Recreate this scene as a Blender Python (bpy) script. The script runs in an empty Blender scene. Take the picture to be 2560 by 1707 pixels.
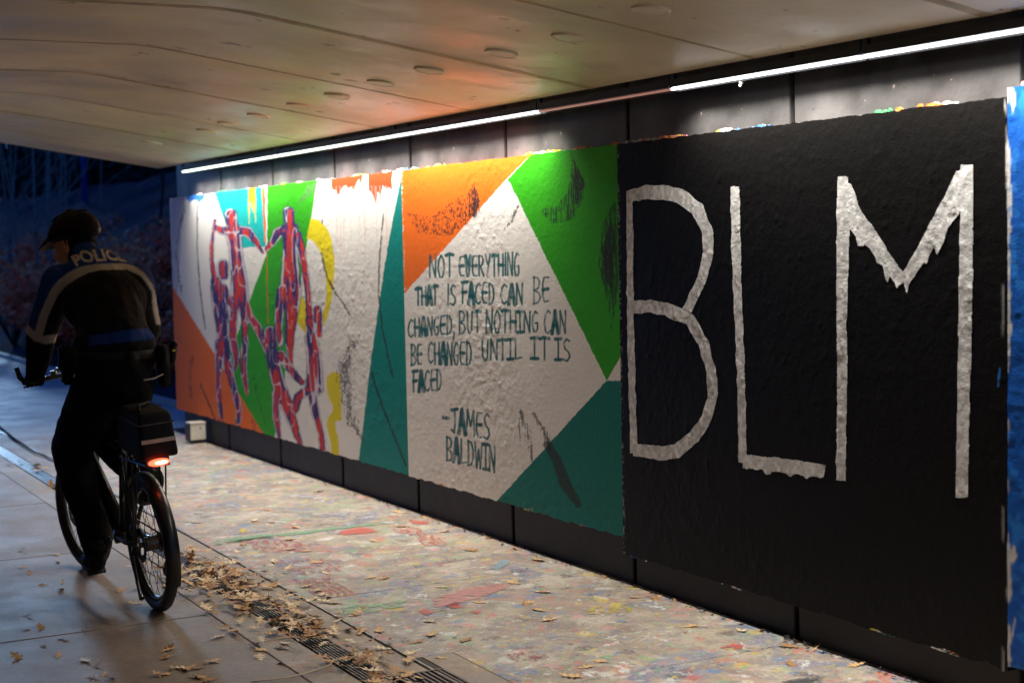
import bpy, bmesh, math, random
import numpy as np
from mathutils import Vector, Matrix, noise
from mathutils.bvhtree import BVHTree
random.seed(7); rng = np.random.default_rng(11)
SC = bpy.context.scene
COL = SC.collection
PI = math.pi

# ------------------------------------------------------------------ camera
YAW, PITCH, ROLL, FPX = 0.49853062, 0.06379824, -0.02075879, 3885.57
CAM = np.array([-4.0462, 0.0, 1.6583])
def _basis():
    cy, sy = math.cos(YAW), math.sin(YAW)
    f0 = np.array([sy, cy, 0]); rt = np.array([cy, -sy, 0]); up = np.array([0, 0, 1.])
    f = f0*math.cos(PITCH) - up*math.sin(PITCH)
    u = up*math.cos(PITCH) + f0*math.sin(PITCH)
    r = rt*math.cos(ROLL) + u*math.sin(ROLL)
    u2 = -rt*math.sin(ROLL) + u*math.cos(ROLL)
    return r, u2, f
CR, CU, CF = _basis()
cd = bpy.data.cameras.new('camera'); cam = bpy.data.objects.new('camera', cd); COL.objects.link(cam)
cam.matrix_world = Matrix([[CR[0], CU[0], -CF[0], CAM[0]], [CR[1], CU[1], -CF[1], CAM[1]],
                           [CR[2], CU[2], -CF[2], CAM[2]], [0, 0, 0, 1]])
cd.sensor_width = 36; cd.lens = FPX/2560*36; cd.clip_end = 2000; cd.clip_start = 0.05
cd.dof.use_dof = True; cd.dof.focus_distance = 6.9; cd.dof.aperture_fstop = 2.6
SC.camera = cam
# ------------------------------------------------------------------ world, sun, exposure
SUN_EL, SUN_AZ = math.radians(13), math.radians(8)     # azimuth from +Y towards +X
W = bpy.data.worlds.new("World"); SC.world = W; W.use_nodes = True
nt = W.node_tree; bg = nt.nodes['Background']
sky = nt.nodes.new('ShaderNodeTexSky'); sky.sky_type = 'NISHITA'; sky.sun_disc = False
sky.sun_elevation = SUN_EL; sky.sun_rotation = SUN_AZ; sky.ozone_density = 4.0; sky.dust_density = 0.3
tint = nt.nodes.new('ShaderNodeMix'); tint.data_type = 'RGBA'; tint.blend_type = 'MULTIPLY'
tint.inputs[0].default_value = 1.0; tint.inputs[7].default_value = (0.22, 0.52, 1.40, 1)
nt.links.new(sky.outputs[0], tint.inputs[6]); nt.links.new(tint.outputs[2], bg.inputs[0])
bg.inputs[1].default_value = 0.085
sl = bpy.data.lights.new('sun', 'SUN'); so = bpy.data.objects.new('sun', sl); COL.objects.link(so)
sl.energy = 0.50; sl.angle = math.radians(4); sl.color = (0.45, 0.70, 1.0)
sd = Vector((math.sin(SUN_AZ)*math.cos(SUN_EL), math.cos(SUN_AZ)*math.cos(SUN_EL), math.sin(SUN_EL)))
so.rotation_euler = sd.to_track_quat('Z', 'Y').to_euler()
SC.view_settings.view_transform = 'Standard'; SC.view_settings.look = 'None'
SC.view_settings.exposure = 0.0; SC.view_settings.gamma = 1.0; SC.view_settings.use_curve_mapping = False
SC.cycles.use_denoising = True
SC.cycles.max_bounces = 10; SC.cycles.diffuse_bounces = 5; SC.cycles.caustics_reflective = False
SC.cycles.sample_clamp_indirect = 6.0
LED_W = 19.0
LED_SPREAD = math.radians(126)

# ------------------------------------------------------------------ ray helpers (photograph pixel -> point on a real plane)
def ray(x, y): return CF + CR*(x-1280)/FPX - CU*(y-853.5)/FPX
def on(x, y, axis, val):
    d = ray(x, y); t = (val-CAM[axis])/d[axis]; return CAM + t*d
def gnd(x, y, z=0.0): return on(x, y, 2, z)
def wal(x, y, X=0.0): return on(x, y, 0, X)
def PY(x, y, Y): return Vector(on(x, y, 1, Y))
def project(P):
    d = P - CAM; z = d @ CF
    return 1280 + FPX*(d @ CR)/z, 853.5 - FPX*(d @ CU)/z

# ------------------------------------------------------------------ numpy value noise
def vnoise(x, y, seed=0):
    r = np.random.default_rng(seed); T = r.random((256, 256))
    xi = np.floor(x).astype(int); yi = np.floor(y).astype(int); fx = x-xi; fy = y-yi
    fx = fx*fx*(3-2*fx); fy = fy*fy*(3-2*fy)
    a = T[xi % 256, yi % 256]; b = T[(xi+1) % 256, yi % 256]; c = T[xi % 256, (yi+1) % 256]; d = T[(xi+1) % 256, (yi+1) % 256]
    return (a*(1-fx)+b*fx)*(1-fy) + (c*(1-fx)+d*fx)*fy
def fbm(x, y, seed=0, o=3):
    s = 0; a = 1; n = 0
    for i in range(o):
        s = s + a*vnoise(x*2**i+17*i, y*2**i+31*i, seed+i); n += a; a *= .5
    return s/n

# ------------------------------------------------------------------ materials
def mat(name, col=(.5, .5, .5), rough=.6, metal=0, spec=.5, bump=None, var=None, emis=None, alpha_noise=None):
    m = bpy.data.materials.new(name); m.use_nodes = True; n = m.node_tree; b = n.nodes['Principled BSDF']
    b.inputs['Base Color'].default_value = (*col, 1); b.inputs['Roughness'].default_value = rough
    b.inputs['Metallic'].default_value = metal; b.inputs['Specular IOR Level'].default_value = spec
    tc = n.nodes.new('ShaderNodeTexCoord')
    if var:      # (scale, amount)
        t = n.nodes.new('ShaderNodeTexNoise'); t.inputs['Scale'].default_value = var[0]; t.inputs['Detail'].default_value = 6
        n.links.new(tc.outputs['Object'], t.inputs['Vector'])
        r = n.nodes.new('ShaderNodeMapRange'); r.inputs[1].default_value = .3; r.inputs[2].default_value = .7
        r.inputs[3].default_value = 1-var[1]; r.inputs[4].default_value = 1+var[1]
        n.links.new(t.outputs[0], r.inputs[0])
        mx = n.nodes.new('ShaderNodeMix'); mx.data_type = 'RGBA'; mx.blend_type = 'MULTIPLY'; mx.inputs[0].default_value = 1
        mx.inputs[6].default_value = (*col, 1); n.links.new(r.outputs[0], mx.inputs[7]); n.links.new(mx.outputs[2], b.inputs['Base Color'])
    if bump:     # list of (scale, distance)
        prev = None
        for sc_, dist in bump:
            t = n.nodes.new('ShaderNodeTexNoise'); t.inputs['Scale'].default_value = sc_; t.inputs['Detail'].default_value = 4
            n.links.new(tc.outputs['Object'], t.inputs['Vector'])
            bp = n.nodes.new('ShaderNodeBump'); bp.inputs['Distance'].default_value = dist; bp.inputs['Strength'].default_value = 1
            n.links.new(t.outputs[0], bp.inputs['Height'])
            if prev: n.links.new(prev.outputs[0], bp.inputs['Normal'])
            prev = bp
        n.links.new(prev.outputs[0], b.inputs['Normal'])
    if emis: b.inputs['Emission Color'].default_value = (*emis[0], 1); b.inputs['Emission Strength'].default_value = emis[1]
    if alpha_noise:   # (scale, threshold, softness, stretch) a worn, dry-brushed coat of paint
        mp = n.nodes.new('ShaderNodeMapping'); mp.inputs['Scale'].default_value = alpha_noise[3]
        n.links.new(tc.outputs['Object'], mp.inputs[0])
        t = n.nodes.new('ShaderNodeTexNoise'); t.inputs['Scale'].default_value = alpha_noise[0]; t.inputs['Detail'].default_value = 8; t.inputs['Roughness'].default_value = .7
        n.links.new(mp.outputs[0], t.inputs['Vector'])
        r = n.nodes.new('ShaderNodeMapRange'); r.inputs[1].default_value = alpha_noise[1]; r.inputs[2].default_value = alpha_noise[1]+alpha_noise[2]
        n.links.new(t.outputs[0], r.inputs[0]); n.links.new(r.outputs[0], b.inputs['Alpha'])
    return m

def paint_floor_mat(name, paint=1.0, base=(.36, .31, .25)):
    """concrete with years of dripped and scuffed paint"""
    m = bpy.data.materials.new(name); m.use_nodes = True; n = m.node_tree; L = n.links; b = n.nodes['Principled BSDF']
    tc = n.nodes.new('ShaderNodeTexCoord')
    def N(t, **k):
        x = n.nodes.new(t)
        for a, v in k.items(): x.inputs[a].default_value = v
        return x
    def mixc(f, a, bcol):
        x = n.nodes.new('ShaderNodeMix'); x.data_type = 'RGBA'
        L.new(f, x.inputs[0]); L.new(a, x.inputs[6])
        if isinstance(bcol, tuple): x.inputs[7].default_value = (*bcol, 1)
        else: L.new(bcol, x.inputs[7])
        return x.outputs[2]
    def noi(scale, detail=6, rough=.6, off=(0, 0, 0), dist=0):
        mp = N('ShaderNodeMapping'); mp.inputs['Location'].default_value = off; L.new(tc.outputs['Object'], mp.inputs[0])
        x = N('ShaderNodeTexNoise', Scale=scale, Detail=detail, Roughness=rough, Distortion=dist); L.new(mp.outputs[0], x.inputs['Vector']); return x
    def rng_(sock, a, bb, c=0., d=1.):
        x = N('ShaderNodeMapRange'); x.inputs[1].default_value = a; x.inputs[2].default_value = bb; x.inputs[3].default_value = c; x.inputs[4].default_value = d
        L.new(sock, x.inputs[0]); return x.outputs[0]
    def mul(a, bsock):
        x = n.nodes.new('ShaderNodeMath'); x.operation = 'MULTIPLY'; L.new(a, x.inputs[0])
        if isinstance(bsock, float): x.inputs[1].default_value = bsock
        else: L.new(bsock, x.inputs[1])
        return x.outputs[0]
    dark = tuple(c*(.62 if paint > .5 else .80) for c in base)
    rgb = N('ShaderNodeRGB'); rgb.outputs[0].default_value = (*base, 1)
    c = mixc(rng_(noi(2.2, 8, .7).outputs[0], .42, .64), rgb.outputs[0], dark)
    c = mixc(rng_(noi(26, 8, .75, (3, 1, 0)).outputs[0], .52, .66, 0, .6), c, tuple(x*.5 for x in base))
    c = mixc(rng_(noi(40, 8, .75, (7, 5, 0)).outputs[0], .56, .66, 0, .75), c, tuple(min(1, x*1.55) for x in base))
    if paint > 0:
        specs = [((.60, .54, .46), 3.1, .54, .08, (1, 2, 0), .40), ((.20, .155, .15), 3.7, .52, .07, (31, 2, 0), .45), ((.16, .15, .17), 7.3, .56, .05, (3, 42, 0), .5), ((.30, .15, .13), 6.1, .60, .04, (13, 32, 0), .5), ((.30, .38, .26), 1.3, .60, .05, (4, 9, 0), .5), ((.48, .30, .25), 1.5, .60, .05, (8, 3, 0), .55),
                 ((.17, .2, .3), 2.3, .58, .06, (2, 7, 0), .7), ((.50, .18, .13), 3.6, .655, .02, (11, 5, 0), .8), ((.55, .44, .14), 4.4, .665, .02, (5, 15, 0), .8),
                 ((.16, .23, .34), 5.2, .655, .02, (15, 2, 0), .8), ((.05, .05, .06), 4.5, .65, .03, (21, 4, 0), .6), ((.65, .65, .62), 6.5, .65, .02, (2, 24, 0), .8),
                 ((.50, .18, .14), 9, .67, .02, (9, 19, 0), .8), ((.24, .36, .24), 8, .67, .02, (6, 29, 0), .7)]
        wear = rng_(noi(55, 8, .8, (9, 9, 0)).outputs[0], .40, .54)
        for col, s, th, w, off, st in specs:
            f = mul(rng_(noi(s, 5, .62, off, .6).outputs[0], th-.024, th-.024+w), float(min(1, st*1.25)*paint))
            c = mixc(mul(f, wear), c, col)
        # small splats
        for s, seed, pr in ((9, 0, .70), (22, 3, .62), (48, 7, .60)):
            mp = N('ShaderNodeMapping'); mp.inputs['Location'].default_value = (seed, seed*2, 0); L.new(tc.outputs['Object'], mp.inputs[0])
            wv = N('ShaderNodeTexNoise', Scale=s*1.4, Detail=3); L.new(mp.outputs[0], wv.inputs['Vector'])
            add = n.nodes.new('ShaderNodeMix'); add.data_type = 'VECTOR'; add.inputs[0].default_value = .10
            L.new(mp.outputs[0], add.inputs[4]); L.new(wv.outputs[1], add.inputs[5])
            v = n.nodes.new('ShaderNodeTexVoronoi'); v.inputs['Scale'].default_value = s; v.voronoi_dimensions = '2D'; L.new(add.outputs[1], v.inputs['Vector'])
            sep = n.nodes.new('ShaderNodeSeparateColor'); L.new(v.outputs['Color'], sep.inputs[0])
            has = rng_(sep.outputs[0], pr, pr+.01); dot = rng_(v.outputs['Distance'], .34, .24)
            hs = n.nodes.new('ShaderNodeValToRGB'); cr = hs.color_ramp; cr.interpolation = 'CONSTANT'
            pal = [(.62, .6, .56), (.6, .1, .07), (.08, .2, .4), (.6, .45, .06), (.15, .38, .18), (.6, .3, .3), (.06, .06, .07), (.6, .58, .5)]
            while len(cr.elements) < len(pal): cr.elements.new(.5)
            for i, p_ in enumerate(pal): cr.elements[i].position = i/len(pal); cr.elements[i].color = (*p_, 1)
            L.new(sep.outputs[1], hs.inputs[0])
            c = mixc(mul(mul(mul(has, dot), wear), float(.75*paint)), c, hs.outputs[0])
    L.new(c, b.inputs['Base Color'])
    b.inputs['Roughness'].default_value = .55
    L.new(rng_(noi(3, 6, .6, (1, 1, 1)).outputs[0], .35, .65, .56, .66), b.inputs['Roughness'])
    b.inputs['Specular IOR Level'].default_value = .35
    bp = N('ShaderNodeBump', Distance=.0012, Strength=.8); L.new(noi(90, 6, .7).outputs[0], bp.inputs['Height']); L.new(bp.outputs[0], b.inputs['Normal'])
    return m

def mural_mat(name, rough=.5):
    m = bpy.data.materials.new(name); m.use_nodes = True; n = m.node_tree; L = n.links; b = n.nodes['Principled BSDF']
    a = n.nodes.new('ShaderNodeAttribute'); a.attribute_name = 'paint'; L.new(a.outputs['Color'], b.inputs['Base Color'])
    b.inputs['Roughness'].default_value = rough; b.inputs['Specular IOR Level'].default_value = .45
    tc = n.nodes.new('ShaderNodeTexCoord'); prev = None
    for s, d in ((42, .0012), (120, .0013)):
        t = n.nodes.new('ShaderNodeTexNoise'); t.inputs['Scale'].default_value = s; t.inputs['Detail'].default_value = 5; L.new(tc.outputs['Object'], t.inputs['Vector'])
        bp = n.nodes.new('ShaderNodeBump'); bp.inputs['Distance'].default_value = d; bp.inputs['Strength'].default_value = .9
        L.new(t.outputs[0], bp.inputs['Height'])
        if prev: L.new(prev.outputs[0], bp.inputs['Normal'])
        prev = bp
    L.new(prev.outputs[0], b.inputs['Normal'])
    return m

M = {}
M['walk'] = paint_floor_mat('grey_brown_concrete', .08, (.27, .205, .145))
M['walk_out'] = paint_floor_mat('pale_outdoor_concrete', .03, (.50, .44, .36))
M['border'] = paint_floor_mat('drain_border_concrete', .22, (.33, .255, .175))
M['pfloor'] = paint_floor_mat('paint_splattered_concrete', 1.0, (.42, .36, .275))
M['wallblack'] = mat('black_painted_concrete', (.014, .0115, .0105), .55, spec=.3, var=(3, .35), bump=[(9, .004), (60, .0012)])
M['wallhead'] = mat('led_lightened_black_concrete', (.090, .084, .083), .42, spec=.5, var=(4, .60), bump=[(9, .003), (60, .0010)])  # same black wall; base colour lightened to stand in for the LED wash
def specks(m, scale, th, col):
    n = m.node_tree; L = n.links; b = n.nodes['Principled BSDF']; tc = n.nodes.new('ShaderNodeTexCoord'); t = n.nodes.new('ShaderNodeTexNoise')
    t.inputs['Scale'].default_value = scale; t.inputs['Detail'].default_value = 3; L.new(tc.outputs['Object'], t.inputs['Vector'])
    r = n.nodes.new('ShaderNodeMapRange'); r.inputs[1].default_value = th; r.inputs[2].default_value = th+.01; L.new(t.outputs[0], r.inputs[0])
    x = n.nodes.new('ShaderNodeMix'); x.data_type = 'RGBA'; L.new(r.outputs[0], x.inputs[0]); L.new(b.inputs['Base Color'].links[0].from_socket, x.inputs[6]); x.inputs[7].default_value = (*col, 1); L.new(x.outputs[2], b.inputs['Base Color'])
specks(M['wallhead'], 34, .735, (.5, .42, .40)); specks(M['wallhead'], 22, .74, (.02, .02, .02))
M['joint'] = mat('black_joint_filler', (.012, .011, .011), .5, bump=[(40, .002)])
M['mural'] = mural_mat('thick_mural_paint', .60)
M['mural'].node_tree.nodes['Principled BSDF'].inputs['Specular IOR Level'].default_value = .22
M['muralblack'] = mural_mat('thick_black_mural_paint', .52)
M['muralblack'].node_tree.nodes['Principled BSDF'].inputs['Specular IOR Level'].default_value = .14
M['letterpaint'] = mural_mat('grey_white_letter_paint', .5)
M['ceiling'] = mat('painted_ceiling_concrete', (.78, .65, .44), .43, spec=.75, var=(1.3, .22), bump=[(2.5, .008), (14, .0016), (60, .0006)])
def ceil_rough(m):
    n = m.node_tree; L = n.links; b = n.nodes['Principled BSDF']; tc = n.nodes.new('ShaderNodeTexCoord'); t = n.nodes.new('ShaderNodeTexNoise')
    t.inputs['Scale'].default_value = 1.7; t.inputs['Detail'].default_value = 9; t.inputs['Roughness'].default_value = .68; L.new(tc.outputs['Object'], t.inputs['Vector'])
    r = n.nodes.new('ShaderNodeMapRange'); r.inputs[1].default_value = .40; r.inputs[2].default_value = .60; r.inputs[3].default_value = .30; r.inputs[4].default_value = .56
    L.new(t.outputs[0], r.inputs[0]); L.new(r.outputs[0], b.inputs['Roughness'])
    # a trowelled sheen: fine streaks running across the panels
    mp = n.nodes.new('ShaderNodeMapping'); mp.inputs['Scale'].default_value = (5, 60, 5); L.new(tc.outputs['Object'], mp.inputs[0])
    q = n.nodes.new('ShaderNodeTexNoise'); q.inputs['Scale'].default_value = 1.0; q.inputs['Detail'].default_value = 6; L.new(mp.outputs[0], q.inputs['Vector'])
    bp = n.nodes.new('ShaderNodeBump'); bp.inputs['Distance'].default_value = .0016; L.new(q.outputs[0], bp.inputs['Height'])
    old = b.inputs['Normal'].links[0].from_socket; L.new(old, bp.inputs['Normal']); L.new(bp.outputs[0], b.inputs['Normal'])
ceil_rough(M['ceiling']); specks(M['ceiling'], 7, .70, (.40, .32, .20)); specks(M['ceiling'], 19, .735, (.30, .22, .13))
M['seam'] = mat('brown_ceiling_sealant', (.52, .38, .19), .55, var=(6, .3), bump=[(60, .001)])
M['cap'] = mat('ceiling_cap_paint', (.80, .68, .48), .43, spec=.7, var=(5, .15))
M['steel'] = mat('galvanised_steel', (.30, .30, .30), .32, 1, var=(30, .3))
M['dark_steel'] = mat('dark_weathered_steel', (.10, .09, .08), .38, 1, var=(20, .4))
M['dirt'] = mat('brown_joint_dirt', (.07, .05, .035), .9)
M['pit'] = mat('dark_channel', (.015, .013, .012), .8)
M['led'] = mat('glowing_led_diffuser', (.9, .9, .9), .4, emis=((.93, .93, 1.0), 7))
M['ledg'] = mat('greenish_led_diffuser', (.9, .9, .9), .4, emis=((.86, 1.0, .84), 7))
M['ledoff'] = mat('dead_led_added_glow', (.75, .42, .36), .3, emis=((.50, .24, .20), .45))  # dead tube; faint emission added to make its diffuser look lit
M['housing'] = mat('black_fixture_housing', (.02, .02, .02), .4)
M['boxwhite'] = mat('off_white_painted_steel_box', (.62, .58, .50), .45, var=(8, .25), bump=[(20, .001)])
M['grass'] = mat('dark_winter_grass', (.008, .030, .050), .95, spec=.1, var=(1.6, .7), bump=[(3, .08), (20, .03)])
M['soil'] = mat('forest_floor', (.03, .03, .025), .95, var=(.6, .5), bump=[(2, .1)])
M['bark'] = mat('grey_bark', (.17, .18, .15), .85, var=(8, .4), bump=[(30, .004)])
M['darkbark'] = mat('dark_bark', (.012, .011, .010), .9, var=(8, .4), bump=[(30, .004)])
M['rust'] = mat('rusty_dead_leaf', (.80, .20, .07), .7, var=(9, .6))
M['rust2'] = mat('orange_dead_leaf', (.90, .34, .11), .65, var=(9, .5))
M['pale'] = mat('pale_dead_leaf', (.8, .72, .62), .5, var=(9, .4))
M['evergreen'] = mat('dark_evergreen_leaf', (.012, .022, .016), .8)
M['leaf'] = mat('tan_oak_leaf', (.64, .39, .17), .62, var=(14, .35), bump=[(60, .001)])
M['leaf2'] = mat('brown_oak_leaf', (.40, .20, .07), .6, var=(14, .35), bump=[(60, .001)])
M['leaf3'] = mat('pale_oak_leaf', (.74, .56, .33), .6, var=(14, .3), bump=[(60, .001)])
M['tyre'] = mat('black_rubber', (.018, .017, .016), .6, bump=[(120, .002)])
M['blackmetal'] = mat('black_bicycle_paint', (.012, .012, .013), .3)
M['alloy'] = mat('brushed_alloy', (.5, .5, .5), .3, 1)
M['spoke'] = mat('dark_spoke_steel', (.06, .06, .06), .35, 1)
M['cloth_black'] = mat('black_uniform_cloth', (.0042, .0042, .0046), .9, bump=[(14, .012), (300, .0006)], spec=.12)
M['cloth_blue'] = mat('royal_blue_uniform_cloth', (.008, .035, .16), .75, bump=[(14, .010), (300, .0006)], spec=.3)
M['jacket'] = mat('panelled_uniform_jacket', (.01, .01, .01), .8, bump=[(14, .012), (300, .0006)], spec=.2)
_n = M['jacket'].node_tree; _a = _n.nodes.new('ShaderNodeAttribute'); _a.attribute_name = 'paint'; _n.links.new(_a.outputs['Color'], _n.nodes['Principled BSDF'].inputs['Base Color'])
M['reflect'] = mat('grey_reflective_tape', (.50, .46, .40), .6, var=(30, .15), bump=[(220, .001)])
M['bagcloth'] = mat('black_bag_nylon', (.007, .006, .006), .65, spec=.25, bump=[(40, .003)])
M['skin'] = mat('skin', (.60, .28, .16), .5, var=(20, .1))
M['helmet'] = mat('black_helmet_shell', (.0030, .0028, .0027), .62, spec=.16, bump=[(10, .004)])
M['yellow'] = mat('yellow_helmet_mark', (.55, .5, .03), .5)
M['tail'] = mat('glowing_red_tail_light', (.6, .02, .01), .3, emis=((1, .045, .02), 9))
M['tailcore'] = mat('tail_light_core', (1, .5, .3), .3, emis=((1, .42, .22), 16))
M['polebl'] = mat('blue_painted_pole', (.02, .05, .35), .5)
M['flake'] = mural_mat('paint_flakes', .5)
M['straw'] = mat('pale_plastic_straw_strand', (.55, .42, .22), .5)

# ------------------------------------------------------------------ object helpers
def mk(name, V, F, m, parent=None, smooth=False, loc=None, kind=None, label=None):
    me = bpy.data.meshes.new(name); me.from_pydata([tuple(map(float, v)) for v in V], [], [tuple(f) for f in F]); me.update()
    return link(name, me, m, parent, smooth, loc, kind, label)
def link(name, me, m, parent=None, smooth=False, loc=None, kind=None, label=None):
    o = bpy.data.objects.new(name, me); COL.objects.link(o)
    if m is not None and not me.materials: me.materials.append(m)
    if smooth: me.shade_smooth()
    if parent is not None:
        o.parent = parent
    if loc is not None: o.location = loc
    if kind: o['kind'] = kind
    if label: o['label'] = label
    return o
def tag(o, label, cat=None, group=None, kind=None):
    o['label'] = label
    if cat: o['category'] = cat
    if group: o['group'] = group
    if kind: o['kind'] = kind
    return o
def thing(name, loc, label, cat, group=None, rot=(0, 0, 0)):
    o = bpy.data.objects.new(name, None); COL.objects.link(o); o.location = loc; o.rotation_euler = rot; o.empty_display_size = .1
    return tag(o, label, cat, group)
def struct(name, loc=(0, 0, 0)):
    o = bpy.data.objects.new(name, None); COL.objects.link(o); o.location = loc; o['kind'] = 'structure'; return o
class G:
    def __init__(s): s.V = []; s.F = []
    def add(s, V, F):
        b = len(s.V); s.V += [tuple(v) for v in V]; s.F += [tuple(i+b for i in f) for f in F]
    def box(s, a, b):
        x0, y0, z0 = a; x1, y1, z1 = b
        s.add([(x0, y0, z0), (x1, y0, z0), (x1, y1, z0), (x0, y1, z0), (x0, y0, z1), (x1, y0, z1), (x1, y1, z1), (x0, y1, z1)],
              [(0, 3, 2, 1), (4, 5, 6, 7), (0, 1, 5, 4), (1, 2, 6, 5), (2, 3, 7, 6), (3, 0, 4, 7)])
    def tube(s, pts, r, n=8, caps=True):
        pts = [Vector(p) for p in pts]; rs = r if isinstance(r, (list, tuple)) else [r]*len(pts); V = []; F = []
        prev = None
        for i, p in enumerate(pts):
            t = (pts[min(i+1, len(pts)-1)] - pts[max(i-1, 0)]).normalized()
            if prev is None:
                a = Vector((0, 0, 1)) if abs(t.z) < .9 else Vector((1, 0, 0)); u = t.cross(a).normalized()
            else:
                u = (prev - t*prev.dot(t)).normalized()
            prev = u; w = t.cross(u)
            for k in range(n):
                q = 2*PI*k/n; V.append(p + (u*math.cos(q) + w*math.sin(q))*rs[i])
        for i in range(len(pts)-1):
            for k in range(n):
                F.append((i*n+k, i*n+(k+1) % n, (i+1)*n+(k+1) % n, (i+1)*n+k))
        if caps: F.append(tuple(range(n-1, -1, -1))); F.append(tuple((len(pts)-1)*n+k for k in range(n)))
        s.add(V, F)
    def ell(s, c, r, nu=16, nv=10, rot=None):
        V = []; F = []; c = Vector(c)
        if not hasattr(r, '__len__'): r = (r, r, r)
        V.append(Vector((0, 0, -r[2]))); 
        for j in range(1, nv):
            th = -PI/2 + PI*j/nv
            for i in range(nu):
                ph = 2*PI*i/nu; V.append(Vector((r[0]*math.cos(th)*math.cos(ph), r[1]*math.cos(th)*math.sin(ph), r[2]*math.sin(th))))
        V.append(Vector((0, 0, r[2])))
        for i in range(nu): F.append((0, 1+(i+1) % nu, 1+i))
        for j in range(nv-2):
            for i in range(nu):
                a = 1+j*nu; b = a+nu; F.append((a+i, a+(i+1) % nu, b+(i+1) % nu, b+i))
        a = 1+(nv-2)*nu; t = len(V)-1
        for i in range(nu): F.append((a+i, a+(i+1) % nu, t))
        if rot is not None: V = [rot @ v for v in V]
        s.add([v+c for v in V], F)
    def limb(s, pts, rs):
        """closed tapered capsule chain, to be merged by a voxel remesh"""
        pts = [Vector(p) for p in pts]
        for p, r in zip(pts, rs): s.ell(p, r, 14, 8)
        for i in range(len(pts)-1): s.tube([pts[i], pts[i+1]], [rs[i], rs[i+1]], 14)
    def build(s, name, m, parent=None, **k): return mk(name, s.V, s.F, m, parent, **k)
def bevel_box(name, size, m, parent, loc, w=.006, seg=2):
    bm = bmesh.new(); bmesh.ops.create_cube(bm, size=1); bmesh.ops.scale(bm, vec=size, verts=bm.verts)
    bmesh.ops.bevel(bm, geom=bm.edges[:], offset=w, segments=seg, affect='EDGES', profile=.6)
    me = bpy.data.meshes.new(name); bm.to_mesh(me); bm.free(); return link(name, me, m, parent, loc=loc)

def grid_mesh(name, P, m, parent=None, cols=None, smooth=True, mask=None):
    """P: (ny,nx,3) grid of points -> one mesh; cols: (ny,nx,3) paint colour; mask: (ny-1,nx-1) cells kept"""
    ny, nx = P.shape[:2]; idx = np.arange(ny*nx).reshape(ny, nx)
    q = np.stack([idx[:-1, :-1], idx[:-1, 1:], idx[1:, 1:], idx[1:, :-1]], -1)
    V = P.reshape(-1, 3).astype(np.float32); C = None if cols is None else cols.reshape(-1, 3)
    q = q[mask] if mask is not None else q.reshape(-1, 4)
    if mask is not None:
        used, inv = np.unique(q, return_inverse=True); q = inv.reshape(-1, 4); V = V[used]; C = C[used] if C is not None else None
    me = bpy.data.meshes.new(name); nf = len(q)
    me.vertices.add(len(V)); me.vertices.foreach_set('co', V.ravel())
    me.loops.add(nf*4); me.loops.foreach_set('vertex_index', q.astype(np.int32).ravel())
    me.polygons.add(nf); me.polygons.foreach_set('loop_start', np.arange(nf, dtype=np.int32)*4)
    me.update(calc_edges=True)
    if C is not None:
        at = me.attributes.new('paint', 'FLOAT_COLOR', 'POINT'); at.data.foreach_set('color', np.concatenate([C, np.ones((len(C), 1))], 1).astype(np.float32).ravel())
    return link(name, me, m, parent, smooth)

# ================================================================== SETTING
SK = 0.01223                       # the floor strips run 0.7 degrees off the wall
def gx(u, v): return u + SK*v
def slab(name, u0, u1, v0, v1, m, parent, gap=.0035, top=0.0, seedjit=.0012):
    g = G(); a = .004; z = top + random.uniform(-seedjit, seedjit)
    f = [(u0+gap, v0+gap), (u1-gap, v0+gap), (u1-gap, v1-gap), (u0+gap, v1-gap)]
    V = []
    for (u, v) in f: V.append((gx(u, v), v, z-.10))
    for (u, v) in f: V.append((gx(u, v), v, z-a))
    cu, cv = (u0+u1)/2, (v0+v1)/2
    for (u, v) in f:
        uu = u + (a if u < cu else -a); vv = v + (a if v < cv else -a); V.append((gx(uu, vv), vv, z))
    F = [(8, 9, 10, 11)]
    for i in range(4):
        j = (i+1) % 4; F += [(i, j, 4+j, 4+i), (4+i, 4+j, 8+j, 8+i)]
    return mk(name, V, F, m, parent)
DR, DL = -1.5504, -2.0174          # the two edges of the drain strip
YJ = [4.965 + 1.83*k for k in range(-7, 26)]
GC_ = -1.785
walk = struct('pavement')
for k in range(len(YJ)-1):
    y0, y1 = YJ[k], YJ[k+1]; out = y0 > 13.2
    for j, (u0, u1) in enumerate(((DL-2.0, DL), (DL-4.0, DL-2.0))):
        slab('paving_slab', u0, u1, y0, y1, M['walk_out'] if out else M['walk'], walk)
floor = struct('floor')
for k in range(len(YJ)-1):
    y0, y1 = YJ[k], YJ[k+1]; out = y0 > 13.2
    slab('floor_slab', DR, (0.62-SK*y0) if out else (-.012-SK*y0), y0, y1, M['walk_out'] if out else M['pfloor'], floor)
for u0, u1 in ((DL-4.0, GC_-.062), (GC_+.062, .62)):
    V = [(gx(u0, -8), -8, -.016), (gx(u1, -8) if u1 < 0 else -.0, -8, -.016), (gx(u1, 13) if u1 < 0 else -.0, 13, -.016), (gx(u0, 13), 13, -.016)]
    mk('joint_filling', V, [(0, 1, 2, 3)], M['dirt'], floor)
border = struct('drain_border')
GC, GW = -1.785, .058              # grate centre and half width
yy = -6.0
while yy < 26:
    slab('border_slab', DL, GC-GW, yy, yy+1.22, M['border'], border, gap=.003, top=-.004)
    slab('border_slab', GC+GW, DR, yy, yy+1.22, M['border'], border, gap=.003, top=-.004)
    yy += 1.22
g = G()
g.box((-60, -60, -.30), (60, 200, -.16)); g.build('ground', M['soil'], kind='structure')
g = G(); g.box((-6.2, -8.5, -.15), (.62, 60, -.105)); g.build('floor_bedding', M['pit'], kind='structure')
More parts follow.
